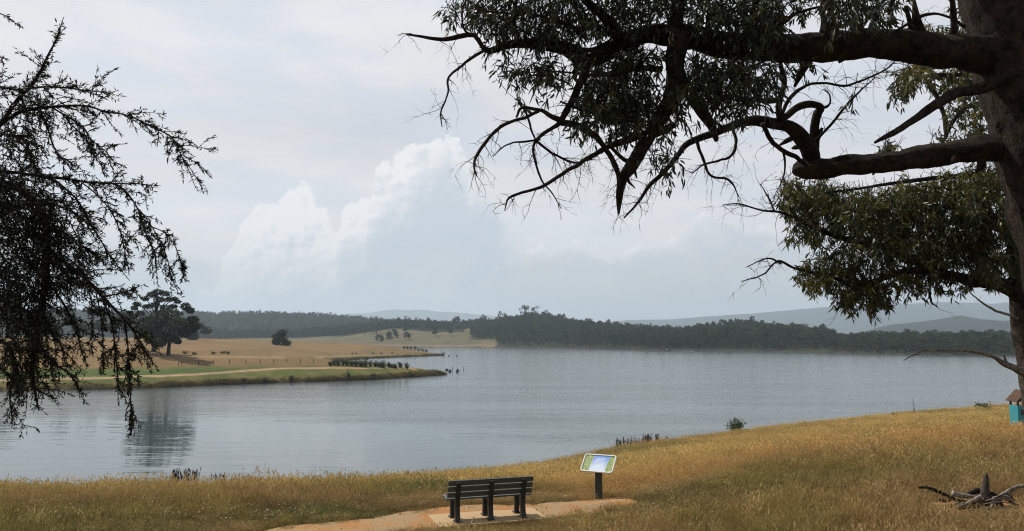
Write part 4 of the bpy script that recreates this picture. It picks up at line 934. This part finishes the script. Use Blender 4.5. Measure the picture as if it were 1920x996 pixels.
def clump(lf, tw, px, py, rx, ry, D, dens, leafL, leafW, depth=.6, per=10, tlo=0.0, thi=1.0, root=None):
    sc_ = D / FPX; n = max(2, int(math.pi * rx * ry / 150 * dens * (D / 8) ** -.0))
    for k in range(n):
        a = rng.normal(size=3); a = a / np.linalg.norm(a) * rng.random() ** .40
        c = np.array(P(px + a[0] * rx, py + a[1] * ry, D + a[2] * depth))
        d = rng.normal(size=3) * .7 + np.array([0, 0, -.45]); d /= np.linalg.norm(d); l = rng.uniform(.14, .30)
        e_ = c + d * l; tube(tw, [(*(c - d * l * .7 + np.array([0, 0, .05])), .004), (*c, .0035), (*e_, .0015)], 3, cap=False)
        m_ = per + rng.integers(-3, 4); t = rng.random((m_, 1)); pos = c + d * l * t + rng.normal(size=(m_, 3)) * .012
        dirs = d * .5 + rng.normal(size=(m_, 3)) * .55 + np.array([0, 0, -.75])
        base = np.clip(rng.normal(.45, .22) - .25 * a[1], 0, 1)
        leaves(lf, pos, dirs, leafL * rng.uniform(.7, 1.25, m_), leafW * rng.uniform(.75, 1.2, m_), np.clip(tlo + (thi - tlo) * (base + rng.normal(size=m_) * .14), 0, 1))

def gum_near():
    D = 8.0; root = P(2105, 1010, D); root.z = float(near_z(root.x, root.y))
    e = empty('gum_tree', root, 0, 'huge dark rough-barked gum whose limbs hang over the upper right', 'tree')
    base = np.array(root); tw = MB(); lf = MB(); S = {}
    def limb(name, key, rows, D0, D1, segs=9, lump=.14, tws=0, L=.35, r0=.006, m=M_bark, down=.3):
        mb = MB(); s = branch(mb, rows, D0, D1, segs, lump); mb.build(name, m, e, base); S[key] = s
        if tws: twigs_along(tw, s, tws, L, r0, down)
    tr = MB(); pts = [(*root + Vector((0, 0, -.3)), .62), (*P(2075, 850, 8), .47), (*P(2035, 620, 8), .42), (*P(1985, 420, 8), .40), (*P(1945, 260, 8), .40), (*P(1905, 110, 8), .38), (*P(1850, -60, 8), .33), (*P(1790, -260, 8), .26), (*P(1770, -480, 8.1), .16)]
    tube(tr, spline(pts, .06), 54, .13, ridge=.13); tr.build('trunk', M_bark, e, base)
    limb('limb', 'l1', [(1915, 118, 84), (1842, 101, 74), (1770, 96, 66), (1721, 92, 60), (1660, 82, 58), (1601, 78, 56), (1541, 82, 60), (1480, 93, 54), (1400, 86, 52), (1340, 80, 48), (1290, 66, 46), (1240, 62, 42), (1204, 64, 38), (1165, 78, 36), (1128, 98, 36), (1099, 110, 34), (1056, 92, 25), (993, 80, 20), (951, 85, 17), (917, 97, 13), (903, 88, 9), (888, 66, 10), (860, 68, 10), (833, 72, 9), (803, 70, 7), (761, 64, 4)], 8.0, 7.0, 12, .16, 22, .3)
    limb('limb', 'l2', [(1935, 262, 70), (1878, 275, 56), (1802, 286, 46), (1721, 299, 42), (1641, 309, 38), (1561, 314, 36), (1520, 314, 38), (1497, 318, 30), (1490, 326, 10)], 8.0, 8.7, 12, .16, 6, .3)
    limb('broken_limb', 'l3', [(1880, 150, 24), (1846, 161, 22), (1802, 173, 19), (1754, 197, 17), (1701, 233, 13), (1668, 252, 11), (1641, 266, 5)], 7.8, 7.1, 9, .2)
    B = [('b1', [(906, 96, 6), (875, 114, 6), (843, 143, 5), (840, 169, 4), (834, 190, 3.2), (826, 211, 3), (829, 238, 1.6)], 7.05, 6.8, 5, .25),
         ('b2', [(1100, 112, 18), (1096, 135, 17), (1086, 160, 15), (1065, 203, 13), (1052, 228, 11), (1035, 241, 8), (1015, 255, 7), (1002, 272, 5), (1002, 295, 4.5), (1014, 338, 3.5), (1035, 363, 2.5), (1052, 392, 1.4)], 7.35, 7.0, 12, .35),
         ('b2b', [(1052, 226, 12), (1035, 219, 10), (1010, 207, 8), (980, 201, 7), (968, 219, 4)], 7.2, 7.0, 3, .2),
         ('b2c', [(1010, 209, 6), (993, 215, 7), (951, 232, 7), (921, 253, 7), (896, 287, 6), (888, 312, 4), (893, 330, 2)], 7.1, 6.7, 12, .3),
         ('b2d', [(1050, 230, 13), (1078, 236, 13), (1111, 253, 12), (1132, 276, 11), (1150, 300, 10), (1158, 330, 9), (1156, 372, 6)], 7.2, 7.5, 6, .3),
         ('b3', [(1275, 62, 46), (1268, 100, 42), (1267, 127, 36), (1259, 177, 30), (1238, 228, 27), (1212, 270, 25), (1187, 312, 22), (1168, 338, 17), (1162, 371, 13), (1160, 402, 4)], 7.35, 7.6, 14, .4),
         ('b4', [(1262, 120, 30), (1282, 161, 27), (1314, 206, 24), (1336, 238, 17), (1344, 264, 8)], 7.4, 7.9, 6, .3),
         ('b5', [(1524, 306, 34), (1520, 288, 34), (1510, 270, 30), (1488, 245, 26), (1465, 235, 22), (1423, 229, 19), (1385, 232, 17), (1346, 248, 15), (1304, 261, 13), (1282, 274, 12), (1269, 293, 10), (1240, 328, 8), (1217, 350, 7), (1196, 380, 5), (1170, 409, 3)], 8.55, 7.6, 16, .4),
         ('b6', [(1522, 300, 24), (1526, 275, 20), (1525, 241, 17), (1530, 216, 16), (1537, 203, 13), (1516, 196, 13), (1494, 204, 13), (1474, 219, 13), (1462, 222, 13), (1459, 203, 12), (1462, 187, 11), (1470, 158, 9), (1465, 129, 8), (1462, 95, 7)], 8.6, 7.9, 8, .35),
         ('b6b', [(1461, 188, 11), (1433, 188, 11), (1417, 177, 10), (1404, 164, 9), (1385, 150, 7), (1350, 140, 6), (1300, 150, 4)], 8.1, 7.6, 8, .35),
         ('b6c', [(1537, 203, 7), (1552, 200, 6), (1558, 193, 4), (1556, 178, 3), (1544, 168, 2)], 8.4, 8.3, 2, .15),
         ('b7', [(1464, 222, 8), (1484, 184, 7), (1513, 161, 6), (1545, 156, 5), (1581, 161, 5), (1620, 150, 4), (1660, 130, 3), (1680, 112, 2)], 8.2, 7.8, 14, .4),
         ('b7b', [(1526, 268, 6), (1536, 257, 6), (1561, 229, 5), (1597, 185, 4), (1640, 146, 2.5)], 8.5, 8.1, 5, .3),
         ('b7c', [(1526, 272, 12), (1536, 255, 10), (1542, 240, 5)], 8.5, 8.45, 0, .3),
         ('b8', [(1429, 232, 9), (1446, 261, 9), (1465, 280, 8), (1494, 296, 9), (1508, 306, 8)], 8.0, 8.5, 4, .3),
         ('b8b', [(1468, 281, 5), (1473, 312, 4), (1465, 341, 3), (1455, 360, 1.5)], 8.2, 8.1, 4, .2),
         ('b9', [(1372, 238, 6), (1380, 264, 6), (1375, 286, 5.5), (1359, 299, 5), (1320, 309, 4), (1298, 325, 2)], 8.0, 7.7, 5, .2),
         ('b9b', [(1306, 262, 7), (1311, 283, 6), (1320, 306, 6), (1333, 328, 5), (1362, 336, 4), (1376, 350, 3), (1386, 369, 1.5)], 7.8, 7.8, 6, .2),
         ('b10', [(1262, 235, 14), (1229, 249, 14), (1183, 262, 13), (1132, 280, 11), (1078, 312, 8), (1014, 350, 6), (959, 368, 5), (947, 395, 2)], 7.7, 6.9, 14, .4),
         ('b10b', [(1002, 262, 5), (1035, 287, 5), (1078, 304, 4.5), (1110, 300, 4)], 7.1, 7.4, 8, .3),
         ('b10c', [(1012, 262, 4.5), (976, 266, 4), (947, 274, 3), (924, 294, 1.6)], 7.1, 6.8, 5, .25),
         ('b10d', [(984, 205, 4.5), (997, 245, 4), (1006, 266, 3.5)], 7.0, 7.0, 2, .2),
         ('b15', [(1187, 300, 12), (1170, 300, 9), (1150, 280, 7), (1137, 268, 5)], 7.6, 7.4, 2, .2),
         ('b16', [(1160, 74, 24), (1132, 32, 19), (1099, 0, 17), (1060, -50, 13), (1020, -110, 8)], 7.4, 7.0, 10, .5),
         ('b16b', [(970, 80, 11), (964, 50, 9), (964, 25, 8), (972, -20, 6)], 7.1, 7.0, 6, .4), ('b16c', [(885, 66, 5), (871, 55, 4.5), (868, 25, 4), (880, -20, 3)], 7.05, 6.9, 4, .3),
         ('b17', [(1262, 66, 32), (1270, 25, 27), (1285, -30, 22), (1290, -120, 14)], 7.4, 7.2, 8, .5), ('b17b', [(1552, 78, 46), (1553, 45, 31), (1551, 0, 28), (1540, -60, 24), (1520, -160, 16)], 7.7, 7.6, 8, .5), ('b17c', [(1330, 70, 12), (1327, 42, 9), (1328, -10, 8)], 7.5, 7.4, 5, .4), ('b17d', [(1400, 70, 12), (1415, 20, 10), (1440, -40, 8)], 7.5, 7.4, 6, .4),
         ('b18', [(1720, 66, 16), (1712, 52, 12), (1704, 38, 9), (1698, 12, 7)], 7.8, 7.7, 2, .2), ('b18b', [(1680, 58, 5), (1706, 42, 6), (1738, 26, 6), (1774, 30, 5), (1810, 50, 7)], 7.7, 7.9, 3, .3), ('b18c', [(1785, 70, 14), (1790, 30, 12), (1780, -20, 10)], 7.9, 7.7, 4, .4),
         ('b19', [(1190, 210, 10), (1140, 215, 8), (1090, 205, 6), (1050, 190, 3)], 7.5, 7.1, 12, .4), ('b20', [(1240, 130, 14), (1190, 130, 10), (1130, 140, 7), (1060, 135, 4), (1000, 130, 2)], 7.4, 7.0, 16, .4), ('b21', [(1290, 180, 12), (1340, 150, 9), (1400, 130, 6), (1440, 110, 3)], 7.5, 7.6, 14, .4),
         ('b22', [(1100, 70, 10), (1060, 45, 8), (1010, 30, 6), (940, 25, 4), (880, 15, 2)], 7.1, 6.9, 14, .4), ('b23', [(1440, 80, 12), (1470, 40, 9), (1530, 15, 5), (1600, 10, 3)], 7.6, 7.4, 12, .4)]
    for key, rows, a, b, t, L in B: limb('branch', key, rows, a, b, 7 if rows[0][2] < 16 else 10, .16, t, L, .0042)
    K = [(880, 18, 50, 28, 1), (935, 38, 52, 46, 1), (1000, 28, 60, 44, 1.1), (1060, 38, 55, 40, 1), (1130, 28, 55, 34, 1.1), (1195, 18, 55, 30, 1.1), (1255, 18, 50, 28, 1), (1335, 22, 58, 34, 1.1), (1400, 30, 45, 42, 1.2), (1450, 25, 42, 44, 1.2), (1490, 12, 30, 18, .8), (1590, 12, 60, 30, 1.0), (1640, 22, 40, 26, .8), (1000, -40, 120, 40, .8), (1200, -40, 140, 40, .8), (1420, -40, 140, 40, .8), (1640, -40, 120, 40, .8),
         (958, 118, 24, 14, .9), (1000, 130, 42, 24, 1), (1042, 140, 36, 22, .9), (967, 182, 15, 9, 1.2), (1130, 130, 60, 36, 1), (1190, 112, 60, 36, 1.1), (1170, 178, 75, 46, 1.2), (1108, 190, 42, 32, .9), (1205, 205, 50, 36, 1.1), (1105, 228, 40, 18, .9), (1165, 240, 42, 22, 1), (1320, 130, 55, 34, 1.1), (1395, 132, 58, 40, 1.15), (1350, 182, 42, 32, 1), (1450, 140, 32, 26, .7), (1300, 165, 36, 34, 1), (1415, 185, 22, 18, .7), (1515, 122, 20, 10, .7), (1232, 292, 22, 15, 1), (1258, 305, 16, 26, .9), (1255, 215, 28, 30, .8), (1385, 205, 28, 20, .6), (1075, 100, 40, 18, .7), (1480, 115, 26, 16, .6), (1605, 170, 6, 14, .5)]
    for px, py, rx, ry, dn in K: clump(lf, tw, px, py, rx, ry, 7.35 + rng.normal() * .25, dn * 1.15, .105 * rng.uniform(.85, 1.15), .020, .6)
    twigs_along(tw, S['b7'], 24, .45, .0028, .9, 2); twigs_along(tw, S['b7b'], 14, .4, .0025, .7, 2); twigs_along(tw, S['b10'], 14, .35, .003, .6, 2); twigs_along(tw, S['b2c'][len(S['b2c']) // 2:], 10, .3, .003, .9, 2); twigs_along(tw, S['b6b'], 12, .4, .003, .7, 2)
    for k_ in ('l1', 'b2d', 'b3', 'b5', 'b9', 'b9b', 'b2', 'b10b', 'l2', 'b1'): twigs_along(tw, S[k_], 12, .38, .0028, .5, 3)
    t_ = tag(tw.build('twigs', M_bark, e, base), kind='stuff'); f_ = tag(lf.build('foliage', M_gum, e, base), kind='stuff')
gum_near()

def gum_behind():
    D = 12.5; root = P(1985, 900, D); root.z = float(near_z(root.x, root.y))
    e = empty('gum_tree', root, 0, 'smaller sunlit gum behind the huge one with leafy boughs over the lake', 'tree'); base = np.array(root); tw = MB(); lf = MB()
    tr = MB(); tube(tr, spline([(*root + Vector((0, 0, -.3)), .30), (*P(1950, 760, D), .24), (*P(1924, 620, D), .20), (*P(1918, 540, D), .20), (*P(1912, 400, D), .19), (*P(1905, 300, D), .17), (*P(1890, 150, D), .14), (*P(1880, -40, D), .09)], .06), 30, .16, ridge=.16); tr.build('trunk', M_bark_grey, e, base)
    def limb(rows, a, b, t=8, L=.5, name='branch', m=M_bark, sub=2):
        mb = MB(); s = branch(mb, rows, a, b, 8, .15); mb.build(name, m, e, base); twigs_along(tw, s, t, L, .005, .2, sub); return s
    limb([(1918, 560, 34), (1890, 540, 28), (1850, 528, 24), (1800, 522, 20), (1740, 508, 17), (1690, 510, 14), (1640, 528, 11), (1600, 540, 8), (1568, 582, 4)], 12.5, 11.6, 16)
    limb([(1905, 470, 18), (1880, 430, 15), (1840, 400, 12), (1760, 370, 8), (1700, 350, 4)], 12.5, 12, 10); limb([(1740, 508, 12), (1680, 470, 12), (1620, 458, 12), (1570, 444, 10), (1530, 428, 7), (1470, 400, 5), (1430, 395, 3.5), (1385, 382, 3), (1355, 384, 1.5)], 12, 11.4, 18, .55)
    limb([(1600, 540, 6), (1550, 515, 6), (1495, 505, 5), (1460, 490, 4), (1430, 515, 3), (1390, 528, 1.5)], 11.8, 11.3, 10, .4); limb([(1465, 495, 4), (1440, 485, 3), (1400, 500, 1.6)], 11.5, 11.3, 5, .3); limb([(1452, 396, 4), (1440, 370, 3), (1425, 345, 1.5)], 11.5, 11.4, 8, .45)
    limb([(1893, 240, 16), (1842, 198, 10), (1806, 206, 8), (1782, 235, 8), (1770, 262, 6)], 12.5, 12.2, 8, .4); limb([(1880, 130, 14), (1800, 140, 9), (1742, 147, 8), (1758, 185, 8), (1770, 217, 8), (1774, 260, 6)], 12.5, 12.1, 10, .4); limb([(1880, 330, 12), (1800, 330, 9), (1700, 340, 7), (1600, 355, 5), (1500, 370, 3)], 12.4, 11.8, 14, .5)
    limb([(1930, 700, 16), (1905, 692, 13), (1880, 680, 10), (1862, 668, 7), (1830, 660, 6), (1790, 657, 5), (1740, 657, 3.5), (1715, 665, 2.5), (1695, 676, 1.5)], 12.5, 11.6, 4, .25, 'dead_branch', M_dead, 0); limb([(1893, 686, 6), (1884, 672, 4), (1880, 664, 2)], 12.3, 12.2, 0, .2, 'dead_branch', M_dead); limb([(1925, 600, 8), (1895, 592, 5), (1860, 580, 4), (1820, 550, 2.5), (1810, 540, 1.5)], 12.5, 12.0, 5, .25, 'dead_branch', M_dead, 0); limb([(1745, 512, 6), (1742, 535, 5), (1745, 565, 4), (1758, 575, 2)], 12, 11.9, 6, .3, 'dead_branch', M_bark); limb([(1935, 388, 22), (1905, 380, 18), (1882, 384, 9)], 12.5, 12.1, 0, .2)
    K = [(1520, 372, 66, 44, 1.1), (1478, 362, 30, 34, 1), (1512, 425, 38, 36, .9), (1565, 400, 55, 50, 1.1), (1630, 390, 60, 50, 1.1), (1700, 385, 60, 56, 1.2), (1770, 375, 66, 56, 1.2), (1840, 365, 60, 60, 1.2), (1870, 330, 36, 30, 1), (1640, 455, 76, 44, 1), (1560, 500, 58, 40, 1.1), (1520, 515, 28, 24, 1), (1700, 470, 60, 46, 1.1), (1780, 450, 64, 50, 1.2), (1845, 450, 50, 56, 1.1), (1620, 540, 56, 36, 1.1), (1680, 525, 48, 28, 1), (1580, 562, 26, 18, 1), (1640, 565, 30, 14, .9), (1760, 500, 50, 30, 1), (1855, 505, 40, 32, 1), (1745, 535, 26, 14, .7), (1800, 535, 20, 12, .7), (1690, 150, 22, 34, 1.1), (1725, 138, 36, 28, 1.1), (1790, 148, 50, 30, 1.1), (1800, 205, 36, 34, .7), (1835, 235, 26, 30, .9), (1668, 276, 26, 18, 1.2), (1765, 262, 26, 12, 1), (1820, 120, 30, 24, 1), (1840, 20, 60, 40, .8), (1912, 470, 16, 46, 1.2), (1730, 60, 34, 22, .8), (1800, 70, 30, 26, .8), (1880, 410, 30, 40, 1)]
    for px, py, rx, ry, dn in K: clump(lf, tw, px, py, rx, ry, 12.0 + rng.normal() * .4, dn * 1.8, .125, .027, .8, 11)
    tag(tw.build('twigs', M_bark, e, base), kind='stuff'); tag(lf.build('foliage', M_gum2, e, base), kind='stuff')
gum_behind()

# ------------------------------------------------------------------ the drooping fine-leaved tree on the left
def tea_tree():
    D = 3.5; root = Vector((-4.3, 3.6, 0)); root.z = float(near_z(root.x, root.y)); base = np.array(root)
    e = empty('drooping_tree', root, 0, 'fine-leaved dark tree drooping in from the left edge', 'tree'); tw = MB(); lf = MB()
    tr = MB(); tube(tr, spline([(*root + Vector((0, 0, -.3)), .17), (-4.2, 3.6, 9.8, .14), (-4.0, 3.6, 11.2, .11), (-3.7, 3.55, 12.4, .08), (-3.5, 3.5, 13.6, .04), (-3.4, 3.5, 14.6, .01)], .1), 10, .15); tr.build('trunk', M_bark, e, base)
    def needles(s, gap=.0085, L=.021, W=.0046, tl=.5):
        c = s[:, :3]; seg = np.linalg.norm(np.diff(c, axis=0), axis=1); tot = seg.sum(); n = max(3, int(tot / gap)); q = np.sort(rng.random(n)) * tot; cum = np.r_[0, np.cumsum(seg)]
        pos = np.stack([np.interp(q, cum, c[:, k]) for k in range(3)], -1); i = np.clip(np.searchsorted(cum, q) - 1, 0, len(seg) - 1); t = unit(np.diff(c, axis=0)[i])
        leaves(lf, pos, t * .75 + rng.normal(size=(n, 3)) * .55, L * rng.uniform(.6, 1.25, n), W * rng.uniform(.7, 1.3, n), np.clip(tl + rng.normal(size=n) * .25, 0, 1), .08)
    def sprays(s, n, L, droop, rec=1, lo=.1, fwd=.9):
        for k in range(n):
            i = int(rng.uniform(lo, .9) * (len(s) - 1)); p = s[i, :3].copy(); t = unit(s[min(i + 1, len(s) - 1), :3] - s[max(i - 1, 0), :3])
            d = t * fwd + rng.normal(size=3) * np.array([.5, .5, .5]); d = unit(d); l = L * rng.uniform(.35, 1.15); pts = [(*p, .0024 if rec else .0014)]
            for j in range(5):
                d = unit(d + np.array([.02, 0, -droop * .16]) + rng.normal(size=3) * .07); p = p + d * l / 5; pts.append((*p, (.0024 if rec else .0014) * (1 - (j + 1) / 6)))
            pts = np.array(pts); tube(tw, pts, 4, cap=False); needles(pts, .0046, tl=.45)
            if rec: sprays(pts, rec, l * .55, droop, 0, .15)
    def bough(rows, a, b, n, L, droop, rec=2, fwd=.9, lo=.1):
        mb = MB(); s = branch(mb, [(x_, y_, w_ * .72) for x_, y_, w_ in rows], a, b, 6, .12, .03); mb.build('branch', M_bark, e, base); needles(s[len(s) // 4:], .006); sprays(s, int(n * 1.35), L * .75, droop, rec, lo, fwd)
    start = lambda z: (-3.75, 3.55, z)
    Bs = [([(-60, 300, 16), (0, 233, 12), (40, 178, 9), (72, 137, 7), (92, 96, 5), (108, 64, 3.5), (120, 32, 1.5)], 3.5, 3.3, 22, .17, .05), ([(-60, 165, 8), (0, 163, 6), (36, 169, 6), (100, 163, 5), (161, 170, 3), (211, 172, 1.5)], 3.45, 3.2, 20, .16, .25),
          ([(-70, 290, 15), (0, 237, 10), (40, 208, 8), (100, 200, 7), (161, 198, 6), (200, 208, 5), (241, 217, 4.5), (281, 237, 4), (317, 257, 3.5), (337, 289, 3), (353, 321, 2.2), (368, 355, 1.2)], 3.55, 3.2, 34, .19, .55), ([(100, 203, 5), (153, 237, 4.5), (169, 261, 4), (201, 285, 3), (233, 326, 1.3)], 3.45, 3.3, 16, .14, .5), ([(130, 230, 4), (161, 261, 3.5), (177, 293, 3), (201, 329, 1.4)], 3.4, 3.3, 10, .12, .5), ([(50, 210, 5), (80, 225, 4.5), (104, 281, 4), (125, 300, 3), (156, 320, 1.4)], 3.5, 3.4, 12, .14, .5),
          ([(0, 250, 6), (40, 260, 5), (60, 300, 4), (75, 340, 3)], 3.4, 3.3, 14, .15, .5), ([(-70, 325, 12), (0, 321, 9), (80, 330, 8), (161, 342, 6), (213, 345, 5), (240, 365, 4.5), (257, 388, 4), (274, 434, 3.5), (289, 476, 3), (295, 536, 1.2)], 3.6, 3.3, 34, .17, .6), ([(213, 344, 4), (255, 345, 3), (301, 348, 1.2)], 3.4, 3.3, 6, .08, .3), ([(258, 390, 3.5), (285, 425, 3.2), (305, 465, 2.8), (318, 510, 2.2), (321, 560, 1.1)], 3.35, 3.25, 12, .11, .6), ([(285, 425, 3), (312, 440, 2.6), (335, 476, 2.2), (350, 527, 1)], 3.3, 3.2, 12, .10, .6),
          ([(100, 335, 6), (140, 370, 5), (160, 400, 4.5), (181, 434, 4), (211, 484, 3), (241, 527, 1.6)], 3.5, 3.35, 18, .15, .5), ([(150, 340, 4), (180, 362, 4), (211, 400, 3.5), (228, 442, 3), (238, 490, 2), (240, 515, 1)], 3.4, 3.3, 12, .12, .6), ([(190, 556, 4), (225, 550, 3), (274, 533, 1.2)], 3.4, 3.3, 8, .1, .2),
          ([(-50, 340, 24), (30, 350, 22), (76, 400, 20), (86, 460, 19), (84, 527, 18), (72, 611, 15), (64, 695, 10), (72, 771, 2)], 3.6, 3.5, 46, .22, .6), ([(84, 463, 12), (148, 510, 11), (190, 556, 9), (232, 598, 7), (262, 636, 5), (295, 690, 1.6)], 3.55, 3.35, 30, .17, .6), ([(190, 556, 5), (207, 600, 4.5), (215, 653, 4), (220, 700, 3), (224, 760, 1.2)], 3.45, 3.4, 16, .12, .8), ([(232, 598, 5), (241, 650, 4), (244, 695, 3.5), (247, 750, 3), (249, 806, 1.2)], 3.4, 3.35, 20, .13, .8), ([(150, 512, 4), (170, 560, 3.5), (172, 610, 2.5), (173, 668, 1.1)], 3.45, 3.4, 10, .09, .8), ([(180, 550, 4), (192, 610, 3), (193, 660, 2.4), (194, 704, 1.1)], 3.42, 3.4, 10, .09, .8),
          ([(-50, 480, 8), (0, 505, 7), (38, 518, 5), (62, 545, 2)], 3.4, 3.3, 12, .15, .4), ([(-60, 600, 9), (0, 636, 8), (25, 670, 6), (20, 746, 4), (24, 797, 1.4)], 3.5, 3.4, 22, .17, .7), ([(64, 640, 8), (100, 680, 6), (130, 700, 4), (155, 742, 1.3)], 3.5, 3.35, 14, .13, .6), ([(-50, 420, 10), (20, 430, 8), (80, 430, 6), (140, 450, 4), (200, 500, 1.5)], 3.7, 3.6, 26, .22, .5), ([(-50, 520, 10), (10, 560, 8), (60, 590, 6), (110, 640, 4), (130, 690, 1.5)], 3.7, 3.6, 26, .2, .6), ([(-50, 380, 10), (30, 390, 8), (90, 380, 6), (150, 410, 3), (180, 450, 1.5)], 3.8, 3.7, 24, .2, .5), ([(-50, 660, 8), (0, 690, 6), (30, 720, 4), (50, 755, 1.5)], 3.6, 3.5, 14, .14, .6), ([(100, 540, 6), (130, 590, 5), (150, 640, 3), (165, 690, 1.2)], 3.6, 3.5, 16, .13, .6),
          ([(-60, 20, 5), (0, 24, 3), (22, 38, 2), (42, 50, 1)], 3.2, 3.1, 3, .05, .3), ([(-40, 90, 4), (0, 106, 2.4), (8, 122, 1)], 3.2, 3.1, 3, .04, .5)]
    for i, (rows, a, b, n, L, dr) in enumerate(Bs): bough(rows, a, b, n, L, dr)
    # dense inner crown
    for px, py, rx, ry, n in [(40, 410, 110, 60, 300), (70, 490, 115, 70, 330), (20, 560, 80, 70, 200), (50, 640, 60, 60, 110), (20, 345, 80, 45, 130), (60, 710, 35, 50, 40), (30, 250, 65, 50, 110), (50, 190, 75, 22, 60), (140, 520, 45, 35, 30)]:
        for k in range(n):
            a = rng.normal(size=3); a = a / np.linalg.norm(a) * rng.random() ** .45; p = np.array(P(px + a[0] * rx, py + a[1] * ry, 3.65 + a[2] * .3)); d = unit(np.array([.35, -.05, -.35]) + rng.normal(size=3) * .5); l = rng.uniform(.07, .18); pts = [(*p, .0028)]
            for j in range(4): d = unit(d + np.array([0, 0, -.12]) + rng.normal(size=3) * .1); p = p + d * l / 4; pts.append((*p, .0028 * (1 - (j + 1) / 5)))
            pts = np.array(pts); tube(tw, pts, 3, cap=False); needles(pts, .007, tl=.4)
    for z, py in ((12.0, 290), (11.6, 335), (12.3, 235), (11.0, 490), (10.8, 600), (12.7, 165), (11.3, 420)):      # limbs from the trunk out to the boughs
        mb = MB(); q = P(-60, py, 3.55); tube(mb, spline([(-3.85, 3.57, z - .25, .035), (-3.2, 3.56, (z + q.z) / 2, .03), (*q, .016)], .08), 7, .15); mb.build('limb', M_bark, e, base)
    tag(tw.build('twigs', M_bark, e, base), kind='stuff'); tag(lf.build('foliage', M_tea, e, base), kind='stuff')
tea_tree()

# ------------------------------------------------------------------ the air
def haze():
    m = bpy.data.materials.new('hazy_air'); m.use_nodes = True; nt = NT(m.node_tree)
    v = nt.node('ShaderNodeVolumePrincipled', {'Color': (.70, .85, .99, 1), 'Density': 1.4e-4, 'Anisotropy': .2}); o = nt.node('ShaderNodeOutputMaterial'); nt.l.new(v.outputs[0], o.inputs['Volume'])
    mb = MB(); mb.box((0, 5800, 234), (24000, 12600, 480)); h = mb.build('haze', m); tag(h, 'thin blue haze hanging over the lake and hills', 'haze', kind='stuff')
haze()
